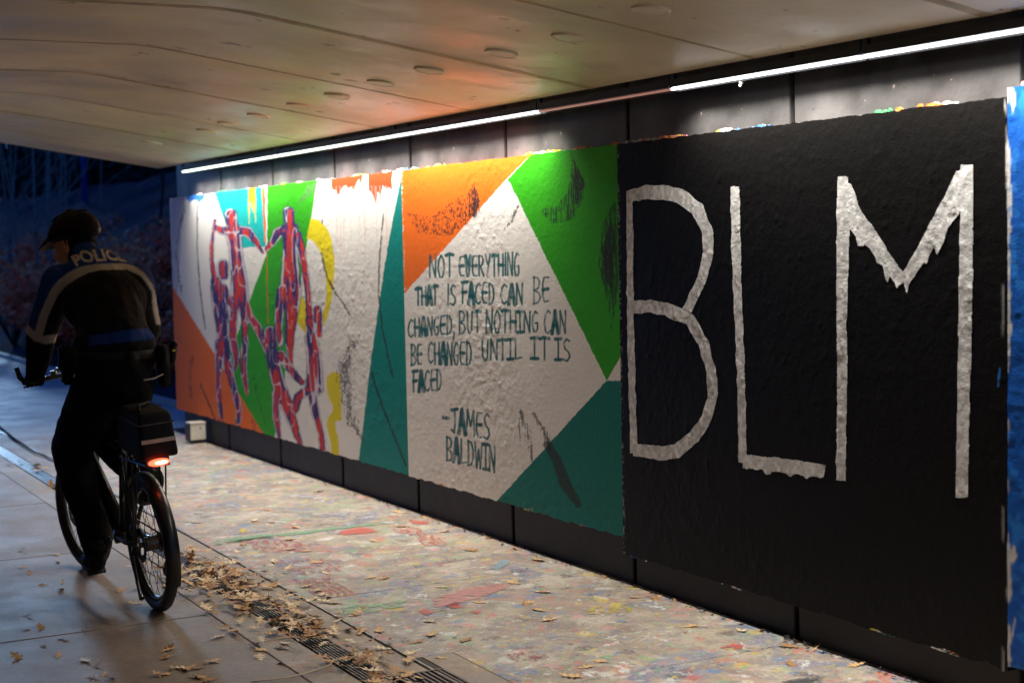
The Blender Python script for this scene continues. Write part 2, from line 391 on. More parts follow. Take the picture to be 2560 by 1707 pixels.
# steel edging that shines along the right edge of the drain strip
g = G(); g.add([(gx(DR-.004, y), y, z) for y in (-6, 26) for z in (-.05, .0035)] + [(gx(DR+.004, y), y, z) for y in (-6, 26) for z in (-.05, .0035)],
               [(0, 1, 3, 2), (4, 6, 7, 5), (1, 5, 7, 3)]); g.build('edging_strip', M['steel'], border)
# drain grates, one casting per 1.0 m, each with seven long bars
gy = -4.0; proto = None
while gy < 24:
    if proto is None:
        proto = thing('drain_grate', (0, 0, 0), 'x', 'drain grate', 'slotted grates along the drain channel')
        g = G()
        for q in range(4): g.box((-GW+.004, .012+q*.315, -.03), (GW-.004, .030+q*.315, -.010))
        g.build('crossbar', M['dark_steel'], proto, kind='stuff')
        for b_ in range(7):
            x = -GW+.012 + b_*(2*GW-.024)/6; g = G(); g.box((x-.0042, .003, -.028), (x+.0042, .990, -.002)); g.build('bar', M['dark_steel'], proto)
        t = proto
    else:
        t = proto.copy(); COL.objects.link(t)
        for ch in list(proto.children):
            c = ch.copy(); COL.objects.link(c); c.parent = t
    t.location = (gx(GC, gy), gy, -.002); t.rotation_euler = (0, 0, -SK)
    t['label'] = ('long slotted steel drain grate half buried under the thick drift of oak leaves' if 5.6 < gy < 8.4 else
                  'long slotted steel drain grate in the floor near the bottom edge, few leaves on it' if gy <= 5.6 else
                  'long slotted steel drain grate shining blue beyond the bicycle')
    gy += 1.0

# catch basin at the bottom edge: apron slab and a wide cast grate set across the border strip
def sheet(u0, u1, v0, v1, z): return [(gx(u0, v0), v0, z), (gx(u1, v0), v0, z), (gx(u1, v1), v1, z), (gx(u0, v1), v1, z)]
mk('joint_filling', sheet(DR-.004, -1.372, 4.1, 5.594, .0030), [(0, 1, 2, 3)], M['dirt'], border)
g = G(); V0 = sheet(-1.515, -1.384, 4.1, 5.580, -.02); V1 = sheet(-1.515, -1.384, 4.1, 5.580, .0065); g.add(V0+V1, [(4, 5, 6, 7), (0, 1, 5, 4), (1, 2, 6, 5), (2, 3, 7, 6), (3, 0, 4, 7)]); g.build('border_slab', M['border'], border)
t = thing('drain_grate', (gx(-1.62, 4.75), 4.75, 0), 'wide cast iron grate of the catch basin at the bottom edge of the photo', 'drain grate', rot=(0, 0, -SK))
g = G(); g.box((-.108, -.64, -.02), (.102, .64, .001)); g.build('basin', M['pit'], t)  # solid dark block close under the bars, stands in for the pit's shade
g = G(); g.box((-.108, .628, -.01), (.102, .642, .008)); g.box((.094, -.64, -.01), (.104, .6279, .0078)); g.build('grate_frame', M['dark_steel'], t)
for k in range(9):
    x = -.100+.0225*k; g = G(); g.box((x-.005, -.62, -.01), (x+.005, .626, .0072)); g.build('bar', M['dark_steel'], t)

# ---- wall: slabs with dark recessed joints, a proud mural band in front
WY = [5.0189 + 1.2225*k for k in range(-8, 7)] + [13.62]
WT = 2.44
wall = tag(struct('tunnel_wall'), 'black painted concrete wall in slabs behind the long mural band', 'wall'); wall['kind'] = 'structure'
for k in range(len(WY)-1):
    y0, y1 = WY[k]+.016, WY[k+1]-.016
    ny, nz = 14, 30
    dx = .0015*random.uniform(-1, 1)
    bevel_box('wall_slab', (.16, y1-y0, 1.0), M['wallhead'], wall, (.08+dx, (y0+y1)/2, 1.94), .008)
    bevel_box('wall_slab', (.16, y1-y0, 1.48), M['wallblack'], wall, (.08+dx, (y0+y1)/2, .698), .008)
g = G(); g.box((.022, WY[0], -.1), (.3, WY[-1], WT)); g.build('joint_backing', M['joint'], wall)
# opposite wall, never in view
opp = tag(struct('opposite_wall'), 'plain grey concrete wall on the far left side of the underpass', 'wall'); opp['kind'] = 'structure'
M['opp'] = mat('grey_wall_paint', (.16, .14, .12), .7, var=(2, .2))
for k in range(len(WY)-1):
    bevel_box('wall_slab', (.16, WY[k+1]-WY[k]-.03, 2.6), M['opp'], opp, (-6.30, (WY[k+1]+WY[k])/2, 1.28), .008)
g = G(); g.box((-6.6, WY[0], -.1), (-6.3, WY[-1], 2.6)); g.build('joint_backing', M['joint'], opp)

# ---- ceiling: cast panels across the tunnel, flat in the middle and sloping down to the wall
def cz(x):      # underside height
    s = .157
    def ramp(d): # d>0 is distance into the sloped part, with a soft bend
        return 0 if d < -.12 else (s*(d+.12)**2/.48 if d < .12 else s*d)
    return 2.652 - ramp(x+1.92) - ramp(-6.18+1.92-x-.0+.0)
CX = [-6.10, -5.2, -4.8, -4.5, -4.26, -4.0, -3.6, -3.0, -2.5, -2.3, -2.17] + [-2.17+.05*i for i in range(1, 11)] + [-1.4, -1.0, -.6, -.3, -.15]
ceil = struct('ceiling')
CY = [6.31-1.25*k for k in range(9, 0, -1)] + [6.31, 7.56, 8.81, 10.06, 11.31, 12.50, 13.66]
for k in range(len(CY)-1):
    y0, y1 = CY[k]+.004, CY[k+1]-.004; V = []; F = []; n = len(CX); YN = [y0, y0+.006, (y0+y1)/2, y1-.006, y1]
    for j, y in enumerate(YN):
        for x in CX:
            V.append((x, y, cz(x) + (.0012 if j in (0, 4) else 0)))
    b = len(V)
    V += [(x, y, 3.3) for y in (y0, y1) for x in CX]
    for j in range(4):
        for i in range(n-1): F.append((j*n+i, (j+1)*n+i, (j+1)*n+i+1, j*n+i+1))
    for i in range(n-1):
        F.append((i, i+1, b+i+1, b+i)); F.append((4*n+i+1, 4*n+i, b+n+i, b+n+i+1)); F.append((b+i, b+i+1, b+n+i+1, b+n+i))
    F.append((n-1, 2*n-1, 3*n-1, 4*n-1, 5*n-1, b+2*n-1, b+n-1)); F.append((b, b+n, 4*n, 3*n, 2*n, n, 0))
    o = mk('ceiling_panel', V, F, M['ceiling'], ceil)
for k in range(1, len(CY)-1):       # sealant in the seams, wide and narrow by turns
    w = .030 if k % 2 == 1 else .012; y = CY[k]; V = []; F = []
    for i, x in enumerate(CX):
        j = random.uniform(-.003, .003); V += [(x, y-w+j, cz(x)-.0015), (x, y+w+j, cz(x)-.0015)]
    for i in range(len(CX)-1): F.append((2*i, 2*i+1, 2*i+3, 2*i+2))
    mk('seam', V, F, M['seam'], ceil)
g = G(); g.box((-6.9, CY[0], 3.3), (.9, 13.66, 3.7)); g.build('bridge_deck', M['opp'], kind='structure')
g = G(); g.box((-.149, CY[0], 2.46), (.5, 13.6, 3.29)); g.build('wall_head', M['joint'], wall)
# round caps in a row under the ceiling
cap = None
caps_px = [(1627, 24), (1422, 91), (1253, 131), (1073, 174), (952, 206), (843, 239), (747, 263), (647, 289), (571, 309), (517, 327), (380, 357)]
words = ['nearest and largest', 'second', 'third', 'fourth', 'fifth', 'sixth', 'seventh', 'eighth', 'ninth', 'tenth', 'farthest, barely visible']
def ceil_hit(x, y):
    lo = CAM.copy(); d = ray(x, y)
    for t in np.arange(1, 40, .01):
        p = CAM+d*t
        if p[2] >= cz(p[0]): return p
for i, (x, y) in enumerate(caps_px):
    p = ceil_hit(x, y)
    if cap is None:
        g = G(); prof = [(0.0, -.011), (.03, -.0105), (.05, -.009), (.062, -.006), (.066, -.010), (.072, -.009), (.074, .004)]
        V = [(0, 0, prof[0][1])]; F = []; n = 28
        for r, z in prof[1:]:
            V += [(r*math.cos(2*PI*k/n), r*math.sin(2*PI*k/n), z) for k in range(n)]
        for k in range(n): F.append((0, 1+(k+1) % n, 1+k))
        for j in range(len(prof)-2):
            for k in range(n): a = 1+j*n; F.append((a+k, a+(k+1) % n, a+n+(k+1) % n, a+n+k))
        cap = mk('ceiling_cap', V, F, M['cap'], smooth=True); o = cap
    else:
        o = cap.copy(); COL.objects.link(o)
    o.location = (p[0], p[1], cz(p[0])); sl_ = math.atan2(cz(p[0]+.05)-cz(p[0]-.05), .1); o.rotation_euler = (0, -sl_, 0)
    tag(o, 'round ceiling cap, %s in the row of caps going away' % words[i], 'ceiling cap', 'round caps in a row under the ceiling')

# ================================================================== MURAL BAND
MX = -.042                          # front of the band
YA, YB, YC, YD = (float(wal(x, y, MX)[1]) for x, y in ((433, 760), (1012, 800), (1550, 850), (2519, 900)))
ZT = float(wal(1543, 361, MX)[2]); ZB = float(wal(1556, 1342, MX)[2])
print('panel', YA, YB, YC, YD, ZB, ZT)
def relief(Y, Z, amp=1.0):
    a = fbm(Y*14, Z*14, 5, 2)-.5; b = fbm(Y*42, Z*42, 9, 2)-.5; l = np.clip(fbm(Y*26+40, Z*26, 21, 2)-.66, 0, 1)
    k = .35+1.5*np.clip((fbm(Y*1.7, Z*1.7, 25, 2)-.25)*1.6, 0, 1)
    return (a*.0011 + b*.0009 + l*.0034)*amp*k
def pip(poly, x, y):
    ins = np.zeros(x.shape, bool); n = len(poly)
    for i in range(n):
        x0, y0 = poly[i]; x1, y1 = poly[(i+1) % n]
        if y0 == y1: continue
        c = ((y0 > y) != (y1 > y)) & (x < (x1-x0)*(y-y0)/(y1-y0)+x0); ins ^= c
    return ins
def sd_(pts, ws, x, y):
    """min over the polyline of distance / local half width"""
    best = np.full(x.shape, 1e9)
    if not hasattr(ws, '__len__'): ws = [ws]*len(pts)
    for i in range(len(pts)-1):
        ax, ay = pts[i]; bx, by = pts[i+1]; dx, dy = bx-ax, by-ay; L2 = dx*dx+dy*dy+1e-9
        t = np.clip(((x-ax)*dx+(y-ay)*dy)/L2, 0, 1); d = np.hypot(x-ax-t*dx, y-ay-t*dy); w = ws[i]*(1-t)+ws[i+1]*t
        best = np.minimum(best, d/w)
    return best
def sbutt(pts, ws, x, y):
    best = np.full(x.shape, 1e9); n = len(pts)-1
    for i in range(n):
        ax, ay = pts[i]; bx, by = pts[i+1]; dx, dy = bx-ax, by-ay; L2 = dx*dx+dy*dy+1e-9
        t0 = ((x-ax)*dx+(y-ay)*dy)/L2; t = np.clip(t0, 0, 1); w = ws[i]*(1-t)+ws[i+1]*t; d = np.hypot(x-ax-t*dx, y-ay-t*dy)/w
        if i == 0: d = np.where(t0 < 0, d+5, d)
        if i == n-1: d = np.where(t0 > 1, d+5, d)
        best = np.minimum(best, d)
    return best
def cv(pts, o, s): return [(o[0]+a/s, o[1]+b/s) for a, b in pts]
class Art:
    def __init__(s, y0, y1, z0, z1, dy, dz, base):
        ny = int(abs(y1-y0)/dy)+1; nz = int((z1-z0)/dz)+1
        s.Y, s.Z = np.meshgrid(np.linspace(y0, y1, ny), np.linspace(z0, z1, nz)); s.C = np.empty(s.Y.shape+(3,)); s.C[:] = base
        s.x, s.y = project(np.stack([np.full(s.Y.shape, MX), s.Y, s.Z], -1))
        s.x += (fbm(s.Y*30, s.Z*30, 3)-.5)*3; s.y += (fbm(s.Y*30, s.Z*30, 8)-.5)*3       # hand painted edges
        s.st = fbm(s.Y*90, s.Z*90, 13, 2); s.st2 = fbm(s.Y*45, s.Z*22, 15, 3); s.vs = fbm(s.Y*120, s.Z*9, 17, 2)
        s.C *= (1+(fbm(s.Y*3, s.Z*3, 19)-.5)*.12)[..., None]
    def lay(s, m, col, a=1.0):
        a = np.where(m, a, 0)[..., None] if not hasattr(m, 'dtype') or m.dtype == bool else (m*a)[..., None]
        s.C = s.C*(1-a) + np.array(col)*a
    def poly(s, pts, col, a=1.0): s.lay(pip(pts, s.x, s.y), col, a)
    def line(s, pts, w, col, a=1.0, soft=.35): s.lay(np.clip((1+soft-sd_(pts, w, s.x, s.y))/soft, 0, 1), col, a)
    def dry(s, pts, w, col=(.02, .02, .022), dens=.55, vert=False):
        d = sd_(pts, w, s.x, s.y); n = s.vs*.5+s.st*.5 if vert else s.st*.6+s.st2*.4
        m = np.clip((n - (1-dens)*.80 - np.clip(d, 0, 2)*.26)*9, 0, 1)*np.clip((1.15-d)*3, 0, 1); s.lay(m, col, .80)
    def drypoly(s, pts, col, dens, vert=True):
        n = s.vs*.6+s.st*.4 if vert else s.st; s.lay(np.clip((n-(1-dens))*9, 0, 1)*pip(pts, s.x, s.y), col, .78)
    def drips(s, x0, x1, y0, L, col, n, seed, a=.6, w=1.3):
        r = random.Random(seed)
        for i in range(n):
            x = x0+(x1-x0)*(i+r.random()*.9)/n; l = L*(.25+.75*r.random()**1.5); yt = y0(x) if callable(y0) else y0
            s.line([(x, yt), (x+.012*l, yt+l)], [w*1.3, w*.5], col, a)
    def build(s, name, m, parent, amp=1.0, ragged=True):
        R = relief(s.Y, s.Z, amp); P = np.stack([MX-R, s.Y, s.Z], -1)
        if ragged:
            P[0, :, 2] += (fbm(s.Y[0]*20, s.Y[0]*0, 31)-.5)*.02; P[-1, :, 2] += (fbm(s.Y[-1]*25, s.Y[-1]*0, 33)-.5)*.010
        o = grid_mesh(name, P, m, parent, s.C)
        # top, bottom and side returns back to the wall
        for nm, row, cc in (('top_ledge', P[-1], s.C[-1]), ('under_edge', P[0], s.C[0])):
            Q = np.stack([row, row*[0, 1, 1]+[.004, 0, 0]], 0); C2 = np.stack([cc, cc*.5+.25], 0) if nm == 'top_ledge' else np.stack([cc, cc], 0)
            if nm == 'top_ledge': Q = Q[::-1]; C2 = C2[::-1]
            step = 2; grid_mesh(nm, Q[:, ::step] if True else Q, m, parent, C2[:, ::step], smooth=False)
        for col_ in (0, -1):
            row = P[:, col_]; Q = np.stack([row, row*[0, 1, 1]+[.004, 0, 0]], 1); C2 = np.stack([s.C[:, col_]]*2, 1); grid_mesh('side_edge', Q[::2], m, parent, C2[::2], smooth=False)
        return o
WHITE = (.84, .815, .77); ORANGE = (.88, .165, .010); GREEN = (.030, .37, .003); TEAL = (.001, .235, .205); CHAR = (.02, .02, .022); YEL = (.82, .68, .01)

# ---------------- left panel: dancers on green, orange and teal
A = Art(YA, YB, ZB, ZT, .0085, .0055, WHITE)
o3, s3 = (420, 420), 2.063
def P3(*p): return cv(p, o3, s3)
A.poly(P3((20, 130), (92, 130), (70, 300), (52, 640), (20, 640)), (.55, .56, .66))
A.poly(P3((20, 605), (495, 1370), (520, 1500), (20, 1400)), (.86, .17, .012))
A.poly(P3((230, 100), (506, 60), (506, 405), (345, 415)), (.01, .47, .46))
A.poly(P3((510, 40), (776, 30), (550, 1388), (550, 1450), (492, 1368), (291, 1041), (508, 445)), GREEN)
A.poly(P3((413, 60), (454, 60), (452, 165), (440, 160), (425, 178), (416, 165)), YEL)
A.drips(o3[0]+416/s3, o3[0]+454/s3, o3[1]+160/s3, 75, YEL, 4, 1, .9, 1.6)
A.poly(P3((480, 60), (500, 60), (505, 385), (499, 385)), (.85, .18, .04))
A.poly(P3((500, 60), (511, 60), (512, 400), (505, 400)), WHITE)
A.line(P3((508, 430), (512, 640), (516, 805)), 1.2, (.6, .15, .02), .9)
A.poly(P3((90, 100), (190, 100), (186, 160), (160, 178), (140, 160), (115, 178), (95, 160)), (.03, .16, .60))
A.drips(o3[0]+95/s3, o3[0]+190/s3, o3[1]+165/s3, 40, (.2, .35, .7), 6, 2, .6)
ring = [(735, 262), (775, 268), (815, 305), (845, 375), (858, 470), (857, 560), (845, 670), (825, 760), (800, 822), (795, 770), (812, 700), (818, 620), (812, 540), (800, 470), (775, 410), (745, 375), (715, 365)]
A.poly(P3(*ring), YEL)
A.poly(P3((680, 650), (718, 700), (722, 868), (695, 840), (662, 790), (668, 720)), YEL)
A.poly(P3((820, 1085), (835, 1060), (855, 1052), (885, 1058), (890, 1150), (893, 1230), (897, 1300), (862, 1306), (866, 1350), (880, 1390), (883, 1520), (842, 1520), (842, 1420), (828, 1380), (820, 1320), (826, 1285), (848, 1255), (850, 1225), (828, 1185), (818, 1130)), (.78, .64, .01))
RED = (.66, .060, .012)
def low(*p): return [(x, y+(14 if y > 60 else 0)) for x, y in p]
A.poly(P3(*low((840, 30), (1002, 20), (997, 86), (985, 60), (968, 80), (960, 106), (942, 82), (928, 95), (915, 76), (897, 90), (880, 128), (866, 104), (846, 98))), RED)
A.poly(P3(*low((1030, 20), (1157, 5), (1155, 104), (1140, 84), (1125, 98), (1108, 76), (1098, 130), (1082, 110), (1070, 172), (1056, 124), (1036, 100))), RED)
A.drips(o3[0]+860/s3, o3[0]+1140/s3, o3[1]+95/s3, 205, (.78, .38, .32), 17, 5, .5, .9)
A.poly(P3((1203, 40), (1260, 40), (1260, 1650), (984, 1515), (1040, 1040), (1120, 480)), TEAL)
# charcoal and dry-brush marks
A.dry(P3((88, 200), (55, 320), (42, 430), (52, 540), (72, 650)), 5, dens=.5)
A.dry(P3((152, 190), (150, 420), (165, 620), (192, 830)), 1.7, dens=.9)
A.dry(P3((790, 440), (820, 560), (850, 620), (940, 755)), 3.2, dens=.72)
A.dry(P3((955, 900), (915, 1020), (915, 1130), (930, 1240), (960, 1330), (1005, 1400)), [14, 24, 25, 21, 15, 4], dens=.55)
A.dry(P3((1110, 240), (1092, 450), (1086, 650), (1105, 820), (1130, 950), (1160, 1080)), 2.6, dens=.75)
A.dry(P3((1050, 1050), (1085, 1170), (1130, 1290), (1190, 1440), (1225, 1530)), 2.8, dens=.8)
A.dry(P3((125, 980), (112, 1090), (120, 1180)), 7, dens=.46)
A.dry(P3((165, 1110), (200, 1190), (242, 1295)), 1.7, dens=.9)
A.dry(P3((430, 1290), (460, 1370)), 9, dens=.42)
A.drypoly(P3((665, 190), (722, 84), (765, 78), (752, 135)), (.10, .12, .08), .62, vert=False)
A.dry(P3((440, 1080), (465, 1200), (510, 1340)), 6, dens=.42)
A.dry(P3((790, 130), (800, 240), (790, 330)), 7, dens=.34)
# five painted figures, red muscle and violet outline with white highlights
sA = 3.92
def FA(*p): return cv(p, (500, 460), sA)
def FB(*p): return cv(p, (500, 780), sA)
figs = [
 [(FA((300, 300), (315, 400)), [11, 11]), (FA((325, 460), (345, 600), (360, 780), (385, 960), (390, 1120)), [15, 12, 13, 15, 16]),
  (FA((280, 470), (215, 455), (150, 425)), [8, 8, 5]), (FA((380, 460), (470, 470), (545, 560), (612, 672)), [9, 9, 6, 3]),
  (FA((345, 1120), (330, 1280), (318, 1480)) + FB((350, 400), (360, 470), (345, 560)), [10, 8, 7, 7, 7, 3]),
  (FA((425, 1150), (440, 1320), (440, 1500)) + FB((428, 540), (435, 640), (462, 795)), [9, 7, 6, 6, 6, 3])],
 [(FA((222, 790), (225, 900)), [10, 10]), (FA((165, 960), (185, 1120), (210, 1300), (225, 1480)), [12, 14, 13, 11]),
  (FA((140, 900), (112, 760), (112, 600), (145, 360)), [6, 4, 4, 3]), (FA((230, 1010), (285, 1150), (350, 1258)), [7, 6, 4]),
  (FB((205, 290), (188, 450), (178, 660), (185, 850), (212, 1040)), [10, 8, 5, 5, 3]), (FB((240, 300), (275, 520), (325, 720), (385, 960), (372, 1080)), [9, 8, 6, 6, 5])],
 [(FA((868, 280), (872, 370)), [11, 10]), (FA((885, 440), (880, 640), (885, 820), (890, 980), (895, 1080)), [15, 13, 16, 19, 18]),
  (FA((830, 440), (765, 480), (715, 570), (652, 640)), [8, 9, 6, 4]), (FA((955, 500), (990, 640), (1025, 820), (1062, 1080), (1075, 1330)), [8, 8, 6, 6, 6]),
  (FA((820, 1050), (780, 1220), (765, 1400)) + FB((780, 250), (790, 330)), [13, 9, 7, 7, 4]), (FA((905, 1120), (895, 1300), (880, 1480)) + FB((880, 380), (892, 520)), [15, 12, 9, 7, 4])],
 [(FB((685, 190), (700, 330)), [10, 10]), (FA((460, 1170), (490, 1290), (560, 1400), (630, 1540)) + FB((670, 380),), [5, 6, 8, 8, 7]),
  (FB((720, 430), (735, 560), (765, 690), (820, 860)), [14, 12, 12, 13]), (FB((790, 420), (850, 510), (930, 620), (1000, 690)), [9, 8, 7, 6]),
  (FB((745, 800), (745, 1010), (778, 1220)), [8, 7, 4]), (FB((840, 880), (900, 1050), (985, 1290)), [12, 9, 5])],
 [(FA((1155, 1230), (1160, 1330)), [8, 9]), (FA((1170, 1370), (1170, 1480)), [6, 6]), (FB((1085, 230), (1110, 380), (1125, 560), (1120, 740)), [11, 13, 14, 16]),
  (FB((1060, 760), (960, 830), (930, 950)), [9, 8, 8]), (FB((1105, 830), (1140, 1020), (1190, 1200), (1200, 1340)), [8, 7, 6, 6]), (FA((1070, 1330), (1085, 1500)), [7, 8])],
]
n1 = fbm(A.Y*13, A.Z*6, 41, 2); n2 = fbm(A.Y*11+9, A.Z*6, 47, 2); n3 = fbm(A.Y*12, A.Z*7, 53, 1)
for fg in figs:
    d = np.full(A.x.shape, 9.)
    for pts, ws in fg: d = np.minimum(d, sd_(pts, [w*1.28 for w in ws], A.x, A.y))
    A.lay(np.clip((1.30-d)*5, 0, 1)*np.clip(A.st*1.5-.2, 0, 1), (.07, .05, .10), .7)
    A.lay(np.clip((1.06-d)*9, 0, 1), (.050, .030, .15))
    A.lay(np.clip((.84-d)*7, 0, 1)*np.clip((n1-.50)*9, 0, 1), (.66, .045, .022))
    A.lay(np.clip((.55-d)*7, 0, 1)*np.clip((n2-.42)*9, 0, 1), (.66, .045, .018), .8)
    A.lay(np.clip((.9-d)*8, 0, 1)*np.clip((.030-np.abs(n2-.47))*60, 0, 1), (.04, .05, .24), .85)
    A.lay(np.clip((.9-d)*8, 0, 1)*np.clip((.034-np.abs(n3-.52))*70, 0, 1), (.76, .70, .76), .85)
    A.lay(np.clip((.13-np.abs(d-.90))*16, 0, 1)*np.clip((n3-.36)*14, 0, 1), (.76, .72, .80), .9)
mu1 = thing('painted_mural', (0, 0, 0), 'long white, orange, green and teal mural panel with five red and violet painted figures', 'mural')
A.build('painted_surface', M['mural'], mu1)

# ---------------- quote panel
B_ = Art(YB, YC, ZB, ZT, .0046, .0040, WHITE)
o4, s4 = (980, 350), 1.5517
def P4(*p): return cv(p, o4, s4)
B_.poly(P4((20, 20), (535, 30), (535, 62), (446, 150), (50, 593), (20, 640)), ORANGE)
B_.poly(P4((535, 62), (540, 0), (900, 0), (900, 780), (880, 855), (832, 932), (450, 152)), GREEN)
B_.poly(P4((832, 933), (920, 935), (920, 1600), (380, 1440), (408, 1398)), (.001, .175, .145))
B_.dry(P4((318, 185), (325, 240), (320, 285)), [3, 11, 12], dens=.75)
B_.drypoly(P4((55, 280), (150, 300), (290, 200), (345, 235), (330, 300), (220, 375), (100, 360)), CHAR, .47, vert=False)
B_.drypoly(P4((255, 300), (300, 190), (318, 165), (342, 235), (315, 300)), CHAR, .56)
B_.dry(P4((490, 255), (465, 310), (440, 345)), [4, 8, 3], dens=.62)
B_.drypoly(P4((692, 40), (712, 90), (750, 160), (742, 230), (700, 310), (620, 330), (570, 270), (640, 255), (682, 200), (690, 120)), CHAR, .56)
B_.drypoly(P4((700, 60), (712, 100), (748, 170), (735, 230), (700, 260), (690, 160)), CHAR, .66)
B_.drypoly(P4((862, 235), (880, 300), (878, 560), (852, 750), (838, 640), (800, 480), (820, 320)), CHAR, .62)
B_.drypoly(P4((850, 300), (866, 400), (856, 600), (830, 540), (815, 430)), CHAR, .75)
B_.dry(P4((500, 1050), (525, 1130), (545, 1240)), [8, 10, 6], dens=.56, vert=True)
B_.dry(P4((550, 1060), (585, 1120), (615, 1190)), [5, 8, 12], dens=.64, vert=True)
B_.dry(P4((600, 1180), (640, 1240), (670, 1330), (722, 1412)), [9, 12, 15, 9], dens=1.05, vert=True)
B_.dry(P4((490, 1080), (500, 1190)), 4, dens=.5, vert=True)
FONT = {
 'A': [[(0, 1), (.5, 0), (1, 1)], [(.2, .65), (.8, .65)]], 'B': [[(.08, 0), (.08, 1)], [(0, .02), (.6, .03), (.9, .18), (.75, .42), (.12, .5)], [(.12, .5), (.8, .6), (1, .8), (.7, .97), (0, 1)]],
 'C': [[(.95, .12), (.6, 0), (.2, .2), (0, .55), (.2, .9), (.6, 1), (.95, .88)]], 'D': [[(.1, 0), (.12, 1)], [(0, .02), (.6, .06), (.95, .35), (.95, .7), (.6, .95), (0, 1)]],
 'E': [[(.9, .02), (.25, .02), (.08, .3), (.08, .75), (.3, .98), (.9, .97)], [(.1, .5), (.8, .48)]], 'F': [[(.1, .02), (.1, 1)], [(.05, .03), (.95, .0)], [(.1, .5), (.75, .48)]],
 'G': [[(.9, .1), (.55, 0), (.15, .25), (.05, .65), (.3, .97), (.7, .98), (.9, .85), (.9, .55), (.5, .58)]], 'H': [[(.05, 0), (.08, 1)], [(.92, 0), (.95, 1)], [(.1, .5), (.9, .52)]],
 'I': [[(.5, 0), (.5, 1)], [(.0, .03), (1, .02)], [(0, .98), (1, .97)]], 'i': [[(.5, 0), (.5, 1)]], 'J': [[(.55, .05), (.62, .6), (.45, .97), (.0, .85)], [(.0, .08), (1, .0)]],
 'L': [[(.1, 0), (.12, .97), (1, .9)]], 'M': [[(0, 1), (.12, 0), (.5, .65), (.88, 0), (1, 1)]], 'N': [[(.02, 1), (.06, 0), (.9, 1), (.96, 0)]],
 'O': [[(.5, 0), (.12, .25), (.02, .6), (.3, .97), (.7, .97), (.98, .6), (.85, .2), (.5, 0)]], 'P': [[(.1, 1), (.1, 0), (.8, .05), (.9, .35), (.1, .5)]],
 'R': [[(.08, 1), (.08, 0)], [(0, .03), (.7, .05), (.85, .25), (.65, .48), (.1, .52)], [(.3, .52), (1, 1)]], 'S': [[(.9, .1), (.5, 0), (.1, .2), (.3, .45), (.8, .6), (.95, .8), (.6, 1), (.0, .92)]],
 'T': [[(.5, .02), (.5, 1)], [(0, .06), (.4, .0), (1, .05)]], 'U': [[(.05, 0), (.1, .75), (.45, 1), (.8, .8), (.9, 0)]], 'V': [[(0, 0), (.45, 1), (.95, 0)]],
 'W': [[(0, 0), (.25, 1), (.5, .25), (.72, 1), (1, 0)]], 'Y': [[(.02, 0), (.5, .5)], [(.98, 0), (.35, 1)]], ',': [[(.7, .9), (.1, 1.35)]], '-': [[(0, .5), (1, .53)]]}
WDT = {'I': .75, 'i': .28, ',': .35, '-': .5, 'M': 1.3, 'W': 1.3}
xt, yt = project(np.stack([np.full(B_.Y.shape, MX), B_.Y, B_.Z], -1))
def word(txt, o, s, x0, t0, b0, x1, t1, b1):
    ws = [WDT.get(c, 1) for c in txt]; gap = .28; tot = sum(ws)+gap*(len(ws)-1); x = 0
    for c, w in zip(txt, ws):
        jit = random.uniform(-.03, .03)
        for st in FONT[c]:
            pts = []
            for (u, v) in st:
                f = (x+u*w)/tot; X = x0+(x1-x0)*f; t = t0+(t1-t0)*f; b = b0+(b1-b0)*f; pts.append((o[0]+X/s, o[1]+(t+(b-t)*(v+jit))/s))
            hz = abs(st[0][1]-st[-1][1]) < .15 and len(st) <= 3
            d = sd_(pts, 3.6 if hz else 1.85, xt, yt)
            B_.lay(np.clip((1.45-d)*2.6, 0, 1)*np.clip(.7+(B_.st2-.3)*1.6, 0, 1), (.003, .115, .13), .97)
        x += w+gap
oc, sc = (1000, 620), 4.127; od = (1000, 960)
for t, *q in [('NOT', 305, 75, 300, 545, 65, 300), ('EVERYTHiNG', 610, 85, 285, 1230, 50, 290), ('THAT', 165, 415, 590, 385, 385, 590), ('iS', 490, 375, 585, 575, 375, 585),
              ('FACED', 640, 355, 575, 970, 360, 575), ('CAN', 1040, 375, 570, 1265, 365, 590), ('BE', 1375, 300, 580, 1540, 300, 555), ('CHANGED,', 85, 735, 915, 565, 690, 890),
              ('BUT', 610, 650, 890, 830, 650, 870), ('NOTHING', 890, 640, 885, 1425, 650, 860), ('CAN', 1490, 640, 880, 1710, 640, 875), ('BE', 115, 990, 1210, 225, 990, 1195),
              ('CHANGED', 290, 975, 1190, 735, 970, 1215), ('UNTIL', 845, 940, 1160, 1255, 940, 1150), ('IT', 1355, 920, 1140, 1535, 915, 1150), ('IS', 1605, 935, 1160, 1755, 935, 1165), ('FACED', 135, 1270, 1485, 425, 1250, 1470)]:
    word(t, oc, sc, *q)
for t, *q in [('-', 450, 240, 460, 500, 240, 460), ('JAMES', 530, 240, 500, 925, 300, 565), ('BALDWIN', 480, 540, 785, 980, 640, 915)]: word(t, od, sc, *q)
for AA, px_ in ((B_, 1012),):
    AA.lay(np.clip((AA.st-.60)*14, 0, 1)*np.clip((6-np.abs((YB-AA.Y)*220))/3, 0, 1), (.78, .76, .72))
mu2 = thing('painted_mural', (0, 0, 0), 'mural panel with a handwritten teal quotation on a white diamond between orange, green and teal', 'mural')
B_.build('painted_surface', M['mural'], mu2, amp=1.1)

